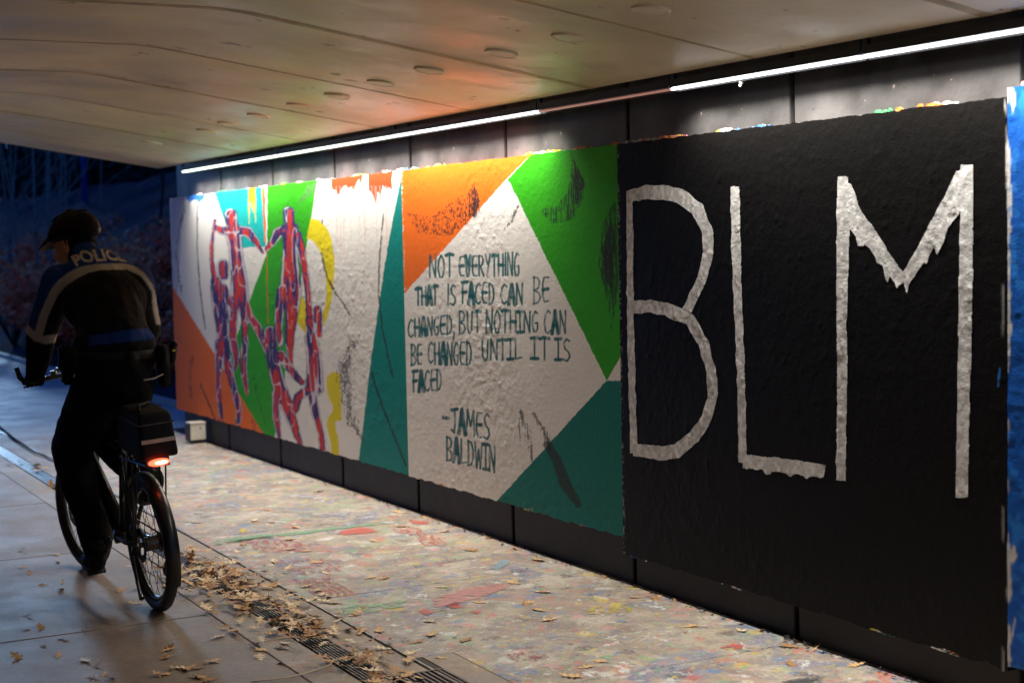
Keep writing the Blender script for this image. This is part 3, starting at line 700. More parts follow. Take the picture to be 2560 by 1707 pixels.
# ---------------- black panel with B L M
o5, s5 = (1520, 300), 1.425
def P5(*p): return cv(p, o5, s5)
K = Art(YC, YD, .150, ZT, .0060, .0056, (.0032, .0027, .0025))
ch = np.clip((fbm(K.Y*40, K.Z*6, 61, 3)-.60)*20, 0, 1)*np.clip((K.x-2502)/14, 0, 1)
K.lay(ch, (.45, .43, .40)); K.lay(np.clip((K.st-.64)*14, 0, 1)*np.clip((5-np.abs((YC-K.Y)*220))/3, 0, 1), (.30, .28, .24)); K.line(P5((1395, 885), (1390, 950)), 2.0, (.02, .15, .5))
mu3 = thing('painted_mural', (0, 0, 0), 'black mural panel with the large hand painted grey white letters BLM', 'mural')
K.build('painted_surface', M['muralblack'], mu3, amp=1.25)
LET = {
 'B': [(P5((78, 250), (81, 700), (93, 1188)), [7.6, 8.2, 8]), (P5((80, 271), (140, 258), (200, 259), (260, 272), (318, 318), (352, 390), (359, 470), (335, 570), (282, 678)), [14, 16, 17, 17, 15.5, 13, 11.5, 11, 11]),
       (P5((84, 667), (150, 664), (205, 672), (250, 692), (295, 712), (340, 795), (368, 890), (376, 975), (352, 1060), (308, 1130), (243, 1180), (190, 1186), (92, 1174)), [15, 15, 15, 16, 13, 12, 11.5, 12, 12.5, 14, 16, 16, 14])],
 'L': [(P5((453, 237), (461, 600), (474, 900), (482, 1220)), [11, 10, 9.5, 10]), (P5((480, 1214), (600, 1226), (700, 1240), (775, 1250)), [15, 16, 17, 14])],
 'M': [(P5((838, 200), (838, 350), (834, 700), (836, 1000), (830, 1285)), [13, 15, 12, 11.5, 11]), (P5((846, 230), (868, 340), (950, 440), (1052, 580)), [14, 26, 17, 13]),
       (P5((1052, 580), (1140, 440), (1215, 320), (1268, 190)), [13, 17, 24, 16]), (P5((1280, 158), (1278, 400), (1274, 700), (1266, 1050), (1260, 1345)), [15, 16, 15.5, 14.5, 14.5])]}
for ltr, strokes in LET.items():
    allp = [p for st, _ in strokes for p in st]; xs = [p[0] for p in allp]; ys = [p[1] for p in allp]
    c = [wal(x, y, MX) for x in (min(xs)-40, max(xs)+40) for y in (min(ys)-40, max(ys)+40)]
    y0, y1 = max(q[1] for q in c), min(q[1] for q in c); z0, z1 = min(q[2] for q in c), max(q[2] for q in c)
    nY, nZ = int((y0-y1)/.0033), int((z1-z0)/.0030)
    Yg, Zg = np.meshgrid(np.linspace(y0, y1, nY), np.linspace(z0, z1, nZ))
    x, y = project(np.stack([np.full(Yg.shape, MX), Yg, Zg], -1))
    x = x+(fbm(Yg*22, Zg*22, 3)-.5)*6; y = y+(fbm(Yg*22, Zg*22, 8)-.5)*6
    y2 = y - np.clip(fbm(Yg*38, Zg*2, 71, 1)-.50, 0, 1)*(70 if ltr == 'M' else 30)           # short runs of paint
    d = np.full(Yg.shape, 9.)
    for pts, ws in strokes:
        ws = [w_*1.07 for w_ in ws]; d = np.minimum(d, sbutt(pts, ws, x, y))
        if ltr == 'M' and abs(pts[0][0]-pts[-1][0]) > 60: d = np.minimum(d, sbutt(pts, ws, x, y2))
        if ltr == 'L' and pts[0][1] > 1100: d = np.minimum(d, sbutt(pts, ws, x, y2))
    v = (fbm(Yg*55, Zg*50, 81, 3)); col = np.array((.74, .73, .715))*(.66+.62*np.clip((v-.28)*1.6, 0, 1))[..., None]
    P = np.stack([MX-relief(Yg, Zg, 1.25)-.0016-.0006*(v-.5), Yg, Zg], -1)
    dc = (d[:-1, :-1]+d[1:, 1:]+d[1:, :-1]+d[:-1, 1:])/4
    o = grid_mesh('painted_letter', P, M['letterpaint'], mu3, col, mask=dc < 1)
    o['label'] = 'hand painted grey white capital letter %s on black' % ltr

# ---------------- blue panel at the right edge
Q_ = Art(YD, 1.42, .165, ZT+.03, .008, .007, (.003, .085, .40))
ch = np.clip((fbm(Q_.Y*40, Q_.Z*9, 91, 3)-.40-(YD-Q_.Y)*9)*14, 0, 1)
Q_.lay(ch, (.55, .54, .52))
Q_.lay(np.clip((fbm(Q_.Y*25, Q_.Z*25, 95, 2)-.62)*8, 0, 1)*.6, (.02, .20, .62))
mu4 = thing('painted_mural', (0, 0, 0), 'bright blue thickly painted mural panel with peeling white edge at the right', 'mural')
Q_.build('painted_surface', M['mural'], mu4, amp=2.2)

# paint flakes, drips and old colours along the top ledge and the bottom edge of the band
def flakes(parent, y0, y1, ztop, n, dens_px=None, zlow=None):
    V = []; F = []; C = []
    pal = [(.75, .73, .7), (.75, .73, .7), (.75, .25, .3), (.08, .25, .6), (.7, .2, .04), (.75, .6, .05), (.1, .45, .15), (.7, .7, .75)]
    r = random.Random(int(y0*100))
    cl = [(r.uniform(y1, y0), r.choice(pal)) for _ in range(max(4, n//9))]
    for i in range(n):
        yc, c = r.choice(cl); yc += r.gauss(0, .035); yc = min(max(yc, y1+.01), y0-.01)
        if r.random() < .3: c = r.choice(pal)
        w, h, t = r.uniform(.006, .032), r.uniform(.005, .020), r.uniform(.004, .012); x = r.uniform(-.030, -.012)
        zz = ztop if zlow is None else r.uniform(zlow, ztop)
        if zlow is not None: x = MX+.004-r.uniform(0, .003); h *= .5; t = .004
        b = len(V); m = 6
        for k in range(m):
            a = 2*PI*k/m; V.append((x-(t if k % 2 else t*.6)*.5, yc+w*math.cos(a)*r.uniform(.6, 1), zz+h*(.45+.5*math.sin(a))*r.uniform(.7, 1.1)))
        for k in range(m):
            a = 2*PI*k/m; V.append((x+t*.6, yc+w*math.cos(a)*r.uniform(.7, 1.2), zz+h*(.40+.55*math.sin(a))))
        F += [tuple(range(b+m-1, b-1, -1))] + [(b+k, b+(k+1) % m, b+m+(k+1) % m, b+m+k) for k in range(m)] + [tuple(range(b+m, b+2*m))]
        C += [c]*(2*m)
    me = bpy.data.meshes.new('paint_flakes'); me.from_pydata(V, [], F); me.update()
    at = me.attributes.new('paint', 'FLOAT_COLOR', 'POINT'); at.data.foreach_set('color', np.array([(*c, 1) for c in C], np.float32).ravel())
    o = link('paint_flakes', me, M['flake'], parent); o['kind'] = 'stuff'; return o
flakes(mu1, YA, YB, ZT-.002, 120); flakes(mu2, YB, YC, ZT-.002, 80); flakes(mu3, YC, YD, ZT-.002, 120); flakes(mu4, YD, 3.3, ZT+.03, 24)
flakes(mu2, YB, YC, ZB+.008, 40, zlow=ZB-.006); flakes(mu3, YC, YD, .155, 45, zlow=.142)

# ================================================================== LED TUBES
LX = -.125
def led_y(x, y): p = wal(x, y, LX); return p[1], p[2]
_, LZ = led_y(1500, 245)
LZ = 2.302
seg = [led_y(457, 422)[0], led_y(700, 380)[0], led_y(985, 332)[0], led_y(1348, 268)[0], led_y(1680, 211)[0], led_y(2160, 128)[0], led_y(2160, 128)[0]-1.24, led_y(2160, 128)[0]-2.48, led_y(2160, 128)[0]-3.72, led_y(2160, 128)[0]-4.96]
seglab = ['far end of the line, greenish', 'second from the far end, greenish', 'just left of the unlit tube, white', 'unlit reddish diffuser between two glowing ones', 'just right of the unlit tube, above the letter L', 'at the right edge of the photo above the blue panel', 'beyond the right edge', 'beyond the right edge', 'beyond the right edge']
for i in range(len(seg)-1):
    ya, yb = seg[i]-.006, seg[i+1]+.006; lit = i != 3
    t = thing('led_tube', (LX, ya, LZ), '%s linear LED light, %s' % ('lit' if lit else 'dead', seglab[i]), 'light', 'line of LED tubes along the top of the wall')
    L_ = ya-yb
    g = G(); g.box((-.016, -L_, .016), (.016, 0, .050)); g.box((.0165, -L_, -.002), (.020, 0, .050)); 
    g.box((-.016, -L_, .050), (.0, -L_+.03, .12)); g.box((-.016, -.03, .050), (.0, 0, .12)); g.build('housing', M['housing'], t)
    g = G(); n = 8
    V = []; F = []
    for y in (0, -L_):
        for k in range(n+1):
            a = PI + PI*k/n; V.append((.0095*math.cos(a), y, .0130+.0098*math.sin(a)))
    for k in range(n): F.append((k, k+1, n+2+k, n+1+k))
    F += [tuple(range(n, -1, -1)), tuple(range(n+1, 2*n+2))]
    mk('diffuser', V, F, (M['led'] if i > 1 else M['ledg']) if lit else M['ledoff'], t, smooth=False)
    if lit:
        al = bpy.data.lights.new('led_light', 'AREA'); al.shape = 'RECTANGLE'; al.size = .03; al.size_y = L_-.05
        al.energy = LED_W*(L_/1.24); al.color = (1.0, .955, .885); al.spread = LED_SPREAD
        lo = bpy.data.objects.new('led_light', al); COL.objects.link(lo); lo.parent = t; lo.location = (0, -L_/2, .001); lo.rotation_euler = (0, math.radians(4), 0)
# blob of paint hanging from the fixture
p = wal(1855, 178, -.10); q = wal(1853, 206, -.10)
g = G(); g.tube([(LX+.01, p[1], LZ+.02), (-.10, p[1], p[2]-.01), tuple(p*.3+q*.7)], .0016, 5); g.ell(tuple(q), (.008, .009, .012), 8, 6); g.ell((q[0], q[1]+.006, q[2]-.012), (.005, .006, .008), 8, 6)
M['wh'] = mat('white_paint_drip', (.75, .72, .68), .5)
o = g.build('dangling_paint_blob', M['wh'], smooth=True); tag(o, 'small white blob of paint hanging on a thread below the LED line', 'paint blob')

# white box by the foot of the wall
p = gnd(497, 1106)
t = thing('utility_box', (p[0]-.02, p[1], 0), 'small off-white metal box standing on the floor at the far foot of the wall', 'utility box')
bevel_box('box_body', (.135, .12, .14), M['boxwhite'], t, (0, 0, .10), .008)
bevel_box('lid', (.145, .13, .012), M['boxwhite'], t, (0, 0, .176), .004)
g = G(); g.box((-.05, -.04, 0), (.05, .04, .031)); g.build('foot', M['housing'], t)
g = G(); g.tube([(.02, -.063, .14), (.02, -.063, .12)], .005, 6); g.build('latch', M['dark_steel'], t)
g = G(); g.box((-.080, -.055, .02), (-.0685, .055, .165)); g.build('side_panel', M['housing'], t)

# ================================================================== OUTDOORS
def hz(X, Y):     # bank beside the path, level top, wooded rise behind
    d = max(0, X-.72); z = min(d, 7.3)*.50
    if d > 7.3: z = 3.65+.04*(d-7.3)
    if d > 17: z += (d-17)*.42
    z = z + (noise.noise(Vector((X*.35, Y*.35, 0)))*.22 + noise.noise(Vector((X*1.3, Y*1.3, 3)))*.06)*min(1, d*.8)
    return z
V = []; F = []; xs = list(np.concatenate([np.linspace(.64, 9, 44), np.linspace(9.4, 60, 40)])); ys = list(np.concatenate([np.linspace(13.63, 60, 120), np.linspace(61, 190, 40)]))
for y in ys:
    for x in xs: V.append((x, y, hz(x, y)-(.02 if x > .7 else .07)))
n = len(xs)
for j in range(len(ys)-1):
    for i in range(n-1): F.append((j*n+i, j*n+i+1, (j+1)*n+i+1, (j+1)*n+i))
mk('hillside', V, F, M['grass'], smooth=True, kind='structure')
g = G(); g.box((.62, 13.2, -.16), (.70, 60, .05)); g.build('path_kerb', M['walk_out'], kind='structure')
g = G(); g.add([(-300, 60, -.12), (400, 60, -.12), (400, 900, -.12), (-300, 900, -.12), (-300, -300, -.155), (400, -300, -.155), (400, 60, -.155), (-300, 60, -.155)], [(0, 1, 2, 3), (4, 5, 6, 7)])
g.build('terrain', M['soil'], kind='structure')

def tree(x, y, h, r, label, m, lean=0, nb=10, cat='tree', group='bare trees on the bank beyond the underpass', twig=2):
    z = hz(x, y)-.1; t = thing('bare_tree', (x, y, z), label, cat, group)
    rr = random.Random(int(x*991+y*77)); pts = []; p = Vector((0, 0, 0)); dx, dy = lean*.35, rr.uniform(-.05, .05)
    for i in range(9):
        pts.append(p.copy()); p = p+Vector((dx*h/8+rr.uniform(-.03, .03)*h/8*2, dy*h/8+rr.uniform(-.03, .03)*h/8*2, h/8))
    g = G(); g.tube(pts, [r*(1-.85*i/8) for i in range(9)], 7); g.build('trunk', m, t, smooth=True)
    g = G()
    for b in range(nb):
        i = rr.randint(2, 7); s = pts[i]; a = rr.uniform(0, 2*PI); L = h*rr.uniform(.12, .32); up = rr.uniform(.5, 1.2)
        q = [s]; d = Vector((math.cos(a), math.sin(a), up)).normalized()
        for k in range(4): d = (d+Vector((rr.uniform(-.25, .25), rr.uniform(-.25, .25), rr.uniform(-.05, .2)))).normalized(); q.append(q[-1]+d*L/4)
        r0 = r*(1-.85*i/8)*.55; g.tube(q, [r0, r0*.8, r0*.6, r0*.4, r0*.15], 5, False)
        for k in range(twig):
            s2 = q[rr.randint(1, 3)]; d2 = (d+Vector((rr.uniform(-.9, .9), rr.uniform(-.9, .9), rr.uniform(-.1, .6)))).normalized(); g.tube([s2, s2+d2*L*.3, s2+d2*L*.55+Vector((0, 0, L*.06))], [r0*.35, r0*.22, r0*.08], 4, False)
    g.build('crown', m, t, kind='stuff')
    return t
def atpx(px, Yw):   # ground x of the column px at depth Yw
    d = ray(px, 640); return CAM[0]+d[0]/d[1]*Yw
saps = [(8, 30, 6, .045, .25), (28, 27, 7, .04, -.2), (47, 31, 7, .045, .05), (78, 26, 7, .05, .15), (98, 29, 8, .05, .2), (125, 26, 7, .045, .10), (140, 30, 7, .05, .15), (152, 27, 7, .04, .1), (178, 33, 6, .035, -.3), (60, 34, 7, .05, -.25), (255, 32, 6, .03, .1), (385, 27, 6, .05, .3)]
posn = ['leftmost', 'second from the left', 'third from the left', 'tall and straight behind the helmet', 'leaning right above the helmet', 'thin, right of the helmet top', 'pair of stems, left one', 'pair of stems, right one', 'slanting left', 'crossing the others', 'faint, right of the blue pole', 'dark, beside the end of the mural']
for i, (px, Y, h, r, ln) in enumerate(saps):
    tree(atpx(px, Y), Y, h, r*.6, 'slim bare pale sapling on the bank, %s' % posn[i], M['bark'] if px < 300 else M['darkbark'], ln, 9)
rr = random.Random(5)
for i in range(26):
    px = rr.uniform(-60, 440); Y = rr.uniform(46, 80); x = atpx(px, Y)
    if x < 8.4: x = 8.4+rr.uniform(.2, 6)
    tree(x, Y, rr.uniform(9, 14), rr.uniform(.08, .2), 'dark bare tree trunk in the wood behind the bank', M['darkbark'], rr.uniform(-.1, .1), 12, group='dark trees in the wood behind the bank', twig=3)
def leafcloud(g, c, R, n, s, rr, squash=.8):
    for i in range(n):
        while True:
            v = Vector((rr.uniform(-1, 1), rr.uniform(-1, 1), rr.uniform(-1, 1)))
            if v.length < 1: break
        p = Vector((c[0]+v.x*R, c[1]+v.y*R, c[2]+v.z*R*squash)); a = Vector((rr.gauss(0, 1), rr.gauss(0, 1), rr.gauss(0, 1))).normalized(); b = a.orthogonal().normalized(); q = s*rr.uniform(.6, 1.4)
        g.add([p-a*q, p+b*q*.45, p+a*q, p-b*q*.45], [(0, 1, 2, 3)])
def shrub(x, y, R, h, n, label, m, grp, s=.05):
    z = hz(x, y)-.05; t = thing('shrub', (x, y, z), label, 'shrub', grp); rr = random.Random(int(x*311+y*97)); g = G(); g2 = G(); g3 = G()
    for i in range(14):
        a = rr.uniform(0, 2*PI); e = Vector((math.cos(a)*R*rr.uniform(.2, .9), math.sin(a)*R*rr.uniform(.2, .9), h*rr.uniform(.6, 1.0)))
        g.tube([(0, 0, 0), e*.45+Vector((0, 0, h*.12)), e], [.014, .009, .003], 4, False)
        for k in range(3):
            c = e*rr.uniform(.5, 1.05); leafcloud(g2, c, R*.28, n//60, s*1.35, rr)
            if rr.random() < .12: leafcloud(g3, c, R*.25, 1, s*.75, rr)
    g.build('stem', M['darkbark'], t, kind='stuff'); g2.build('foliage', m, t, kind='stuff')
    if g3.V: g3.build('pale_foliage', M['pale'], t, kind='stuff')
sh = [(20, 26.5, .9, 1.5), (60, 24.5, .8, 1.3), (-30, 25, .8, 1.3), (100, 27.5, .9, 1.4), (15, 22.8, .6, .9), (110, 23.2, .6, .8), (150, 25.5, .8, 1.2), (215, 21, .6, 1.0), (268, 20.3, .65, 1.15), (305, 21.5, .7, 1.3), (345, 19.8, .6, 1.1), (395, 20.5, .6, 1.2), (300, 18.6, .5, .8), (362, 18.0, .4, .7), (402, 17.6, .45, .75), (240, 24, .8, 1.1), (70, 30, 1.0, 1.2), (170, 31, 1, 1.1), (330, 25, .8, 1.0), (425, 23, .7, 1.3)]
shl = ['low on the bank left of the rider', 'behind the visor of the helmet', 'at the left edge', 'above the handlebar', 'small, at the path edge on the left', 'small, behind the left arm', 'behind the face of the rider', 'behind the back of the rider', 'just right of the helmet, orange leaves', 'right of the helmet, tallest', 'between helmet and mural', 'touching the end of the mural', 'beside the right shoulder', 'low, behind the holster', 'low, at the foot of the mural end', 'upslope behind the helmet', 'upslope on the left', 'upslope in the middle', 'upslope right of the helmet', 'upslope beside the wall end']
for i, (px, Y, R, h) in enumerate(sh):
    x = max(atpx(px, Y), 1.0); shrub(x, Y, R, h, 1000, 'rusty brown leafy shrub on the bank, %s' % shl[i], M['rust2' if i in (2, 6, 8, 9, 12, 13, 18) else 'rust'], 'brown shrubs on the bank')
# evergreen mass at the back of the wood
g = G(); rr = random.Random(3)
for i in range(60):
    px = rr.uniform(-150, 520); Y = rr.uniform(60, 110); x = max(atpx(px, Y), 13); z = hz(x, Y); leafcloud(g, (x, Y, z+rr.uniform(.5, 6)), 3.0, 170, .35, rr)
o = g.build('far_undergrowth', M['evergreen'], kind='stuff'); o['label'] = 'dark tangled evergreen undergrowth far behind the bank'
# blue pole
x = atpx(218, 46); z0 = hz(x, 46)
t = thing('lamp_post', (x, 46, z0), 'thin upright blue painted pole standing on the crest of the bank', 'pole')
g = G(); g.tube([(0, 0, 0), (0, 0, 2.5), (0, 0, 5.6)], [.075, .07, .06], 12); g.build('pole', M['polebl'], t, smooth=True)
g = G(); g.tube([(0, 0, 5.6), (-.4, 0, 5.9), (-1.0, 0, 5.95)], .03, 8); g.build('arm', M['polebl'], t)
g = G(); g.ell((-1.15, 0, 5.93), (.3, .12, .06)); g.build('lamp_head', M['housing'], t)
# long twig on the path far left
g = G(); pts = [gnd(*p_, .012) for p_ in ((-40, 1020), (0, 1068), (38, 1098), (85, 1128), (140, 1150))]; g.tube(pts, [.012, .011, .010, .008, .003], 6, True)
o = g.build('fallen_twig', M['darkbark']); tag(o, 'long dark fallen twig lying across the path at the left edge', 'twig')

# ================================================================== FLOOR PAINT AND LEAVES
def stain(name, pts, col, th, lab, scale=22, stretch=(1, 1, 1), z=.0045):
    m = mat('worn_paint_'+name, col, .5, alpha_noise=(scale, th, .05, stretch)); P = [gnd(*p_, z) for p_ in pts]
    c = sum((np.array(q) for q in P))/len(P); Q = []; n = len(P)*3          # densify, grow outwards, inner ring solid, outer ring worn away
    for i in range(len(P)):
        a, b = np.array(P[i]), np.array(P[(i+1) % len(P)])
        for k in range(3): Q.append(a+(b-a)*k/3)
    out = [q+(q-c)*.22 for q in Q]; inn = [c+(q-c)*.72 for q in Q]; V = [c]+inn+out; E = [1.0]*(n+1)+[0.0]*n
    F = [(0, 1+i, 1+(i+1) % n) for i in range(n)] + [(1+i, 1+n+i, 1+n+(i+1) % n, 1+(i+1) % n) for i in range(n)]
    o = mk('floor_paint_stain', V, F, m, floor); o['label'] = lab
    at = o.data.attributes.new('edge', 'FLOAT', 'POINT'); at.data.foreach_set('value', E)
    nn = m.node_tree; b = nn.nodes['Principled BSDF']; mr = b.inputs['Alpha'].links[0].from_node; src = mr.inputs[0].links[0].from_socket
    ea = nn.nodes.new('ShaderNodeAttribute'); ea.attribute_name = 'edge'; ad = nn.nodes.new('ShaderNodeMath'); ad.operation = 'MULTIPLY_ADD'; ad.inputs[1].default_value = .34; ad.inputs[2].default_value = -.34
    a2 = nn.nodes.new('ShaderNodeMath'); nn.links.new(ea.outputs['Fac'], ad.inputs[0]); nn.links.new(ad.outputs[0], a2.inputs[0]); nn.links.new(src, a2.inputs[1]); nn.links.new(a2.outputs[0], mr.inputs[0])
    mm = nn.nodes.new('ShaderNodeMath'); mm.operation = 'MULTIPLY'; mm.inputs[1].default_value = .66; nn.links.new(mr.outputs[0], mm.inputs[0]); nn.links.new(mm.outputs[0], b.inputs['Alpha'])
    return o
def R8(*p): return cv(p, (400, 1200), 2.352)
def R9(*p): return cv(p, (1300, 1250), 1.8667)
stain('red', R8((400, 345), (520, 325), (830, 340), (970, 400), (960, 430), (560, 440), (480, 380)), (.50, .075, .06), .50, 'worn red paint on the floor', stretch=(2.2, .8, 1))
stain('red_b', R8((600, 460), (830, 445), (1080, 450), (1180, 520), (1060, 560), (760, 560), (640, 510)), (.47, .08, .07), .52, 'worn red paint on the floor', stretch=(2.6, .7, 1))
stain('red_c', R8((740, 570), (1000, 545), (1190, 660), (1120, 690), (900, 690), (820, 640)), (.40, .07, .06), .48, 'worn dark red paint on the floor', stretch=(2.6, .8, 1))
stain('salmon', R8((1030, 300), (1180, 272), (1310, 296), (1220, 312), (1060, 322)), (.66, .13, .09), .34, 'salmon red rectangle of paint on the floor')
stain('salmon_b', R8((1440, 225), (1600, 245), (1590, 262), (1480, 255)), (.66, .12, .08), .42, 'salmon red streak of paint near the wall')
stain('salmon_c', R8((1300, 260), (1480, 255), (1700, 350), (1750, 400), (1560, 400), (1500, 330), (1350, 300)), (.62, .15, .1), .50, 'broken red paint near the wall', stretch=(2, 1, 1))
stain('green', R8((240, 360), (420, 330), (800, 300), (1330, 240), (1450, 240), (1050, 290), (820, 320), (380, 360), (300, 385)), (.20, .42, .22), .42, 'pale green paint along the floor joint')
stain('green_b', R8((980, 760), (1130, 720), (1500, 690), (1480, 740), (1180, 790), (1010, 790)), (.22, .42, .22), .45, 'pale green paint on the floor')
stain('pink', R8((1600, 680), (1800, 620), (2080, 590), (2090, 620), (1900, 690), (1700, 750), (1560, 760)), (.62, .27, .25), .42, 'pale pink paint on the floor')
stain('red_d', R8((1680, 735), (1740, 715), (1790, 745), (1720, 755)), (.62, .09, .05), .3, 'red blot on the floor')
stain('red_e', R8((1510, 765), (1560, 755), (1610, 775), (1570, 792)), (.6, .1, .07), .3, 'red blot on the floor')
stain('red_f', R8((1820, 768), (1860, 762), (1895, 770), (1860, 784)), (.6, .1, .07), .3, 'red blot on the floor')
stain('yellow', R9((250, 510), (330, 490), (450, 480), (560, 495), (540, 520), (400, 530), (280, 540)), (.62, .48, .04), .50, 'yellow paint scuffed on the floor', 30)
stain('yellow_b', R8((465, 290), (485, 280), (512, 290), (495, 306), (470, 304)), (.72, .55, .03), .3, 'small yellow paint blot')
stain('blue_b', R8((1930, 520), (2010, 460), (2065, 460), (2060, 485), (1980, 530)), (.28, .40, .48), .38, 'pale blue paint streak on the floor')
stain('grey', R9((1215, 845), (1300, 825), (1405, 830), (1370, 853), (1260, 860)), (.05, .055, .07), .36, 'dark grey paint blot on the floor')
stain('blue', R8((820, 190), (1050, 175), (1300, 205), (1200, 235), (960, 245)), (.16, .24, .42), .54, 'scuffed blue paint on the floor')
stain('red_g', R9((925, 685), (1000, 662), (1055, 670), (1040, 692), (960, 700)), (.6, .11, .09), .4, 'worn red blot on the floor')
stain('maroon', R8((1980, 1020), (2180, 990), (2330, 1030), (2280, 1060), (2080, 1070)), (.32, .06, .09), .5, 'maroon paint on the floor', stretch=(2, 1, 1))

def leaf_mesh(seed, m):
    rr = random.Random(seed); n = 5; L = 1.0
    half = [(0.0, .02), (.10, .035), (.18, .16), (.24, .20), (.27, .10), (.34, .07), (.42, .25), (.50, .33), (.53, .20), (.57, .10), (.66, .26), (.76, .30), (.76, .16), (.80, .08), (.90, .12), (1.0, .0)]
    half = [(t*L, w*.85*rr.uniform(.7, 1.25)) for t, w in half]
    curl, bend, tw = rr.uniform(.2, 1.5), rr.uniform(-.9, 1.0), rr.uniform(-.6, .6)
    V = []; F = []
    def pos(t, w):
        z = curl*w*w + bend*(t-.5)**2*.45 + tw*w*(t-.5) + .03*math.sin(t*17+seed)*abs(w)*3
        return (w, t-.5, z)
    for t, w in half: V.append(pos(t, 0)); V.append(pos(t, w)); V.append(pos(t, -w*rr.uniform(.8, 1.1))) ; 
    for i in range(len(half)-1):
        a = 3*i; b = a+3; F.append((a, b, b+1, a+1)); F.append((a, a+2, b+2, b))
    b = len(V); V += [(.012, -.78, .05), (-.012, -.78, .05), (-.02, -.5, pos(0, 0)[2]), (.02, -.5, pos(0, 0)[2])]; F.append((b, b+1, b+2, b+3))
    zmin = min(v[2] for v in V); V = [(x, y, z-zmin) for x, y, z in V]
    me = bpy.data.meshes.new('oak_leaf'); me.from_pydata(V, [], F); me.update(); me.materials.append(m); me.shade_smooth(); return me
LM = [leaf_mesh(i, M[['leaf', 'leaf', 'leaf2', 'leaf3'][i % 4]]) for i in range(16)]
def put_leaf(p, size, zone, grp, z=.003, tilt=.10, stand=False):
    o = bpy.data.objects.new('oak_leaf', random.choice(LM)); COL.objects.link(o); o.location = (p[0], p[1], z); o.scale = (size*.98, size*.98, size*random.uniform(.35, .9))
    o.rotation_euler = (random.gauss(0, tilt) if not stand else random.uniform(.6, 1.3), random.gauss(0, tilt), random.uniform(0, 2*PI))
    tag(o, zone, 'leaf', grp); return o
l8 = [(240,155),(210,250),(650,250),(800,280),(555,240),(1430,275),(1670,305),(1265,360),(760,410),(860,420),(770,350),(670,480),(905,485),(980,550),(1240,575),(1310,580),(1660,630),(2250,660),(2080,605),(1880,720),(2160,725),(2230,765),(2290,820),(1590,835),(1800,940),(1600,910),(1500,955),(2230,475),(1830,415),(490,380),(1400,190),(930,70),(630,180)]
l8b = [(760,660),(940,650),(990,690),(1030,725),(660,620),(690,615),(1470,1020),(1460,1065),(1635,1050),(1830,1105),(1310,990),(1290,885),(1190,890),(1110,880),(1000,890)]
l8c = [(740,960),(720,985),(600,1000),(590,1045),(340,925),(40,1000),(40,1045),(320,1065),(180,1105),(110,1105),(20,1145),(240,1160),(280,1180)]
l9 = [(85,280),(110,430),(30,485),(90,515),(140,560),(540,455),(640,465),(1030,610),(1260,685),(1265,765),(1570,770),(310,780),(240,825),(380,755),(800,590)]
l10 = [(235,455),(295,515),(550,335),(560,400),(415,630),(600,605),(590,675),(260,930),(265,1050),(390,1045),(815,1060),(590,1140),(420,1205),(170,1325),(560,1305),(930,1410),(820,1355),(1300,800),(1000,1490),(890,1510),(1080,1530),(1170,680),(1620,1240),(1580,1330),(1900,1430),(1780,1440),(1530,1500),(1900,1520),(2050,1370),(2090,1130),(200,300)]
for x, y in R8(*l8): put_leaf(gnd(x, y), random.uniform(.075, .11), 'dry tan oak leaf lying alone on the paint splattered floor', 'oak leaves scattered on the painted floor')
for x, y in R9(*l9): put_leaf(gnd(x, y), random.uniform(.075, .10), 'dry tan oak leaf on the painted floor in the lower right', 'oak leaves on the painted floor at lower right')
for x, y in R8(*l8b): put_leaf(gnd(x, y), random.uniform(.08, .11), 'dry oak leaf lying along the metal edge of the drain strip', 'oak leaves along the edge of the drain strip')
for x, y in R8(*l8c): put_leaf(gnd(x, y), random.uniform(.07, .10), 'dry oak leaf on the brown slab left of the drain', 'oak leaves on the brown slabs left of the drain')
for x, y in cv(l10, (0, 1300), 3.852): put_leaf(gnd(x, y), random.uniform(.06, .095), 'dry oak leaf on the dim grey slabs around the bicycle', 'oak leaves on the slabs around the bicycle', tilt=.3)
# drift over the grate
def drift(n, v0, v1, u0, u1, lab, grp, zmax=.05):
    for i in range(n):
        v = random.uniform(v0, v1); u = random.gauss((u0+u1)/2, (u1-u0)/4.2); s = random.uniform(.07, .11)
        put_leaf((gx(u, v), v), s, lab, grp, z=random.uniform(.002, zmax*.7), tilt=.20, stand=random.random() < .05)
drift(70, 6.30, 7.80, -2.06, -1.50, 'dry oak leaf in the thick drift over the drain grate', 'oak leaves in the thick drift over the drain grate')
drift(40, 7.3, 8.35, -1.98, -1.52, 'dry oak leaf in the drift beside the rear wheel', 'oak leaves in the drift beside the rear wheel', .06)
drift(30, 6.0, 6.6, -1.92, -1.60, 'dry oak leaf in the drift on the near side of the drain', 'oak leaves in the near part of the drift', .03)
drift(26, 5.1, 5.75, -1.86, -1.66, 'dry oak leaf in the small heap on the grate at the bottom edge', 'oak leaves heaped on the grate at the bottom edge', .03)
drift(10, 11.0, 12.6, -1.88, -1.70, 'dry oak leaf on the far shining grate', 'oak leaves on the far grate', .02)
for i in range(12):
    y = random.uniform(4.6, 9.8); put_leaf((random.uniform(-.09, -.03), y), random.uniform(.04, .07), 'small dark oak leaf caught at the foot of the black wall', 'oak leaves along the foot of the wall', tilt=.4)
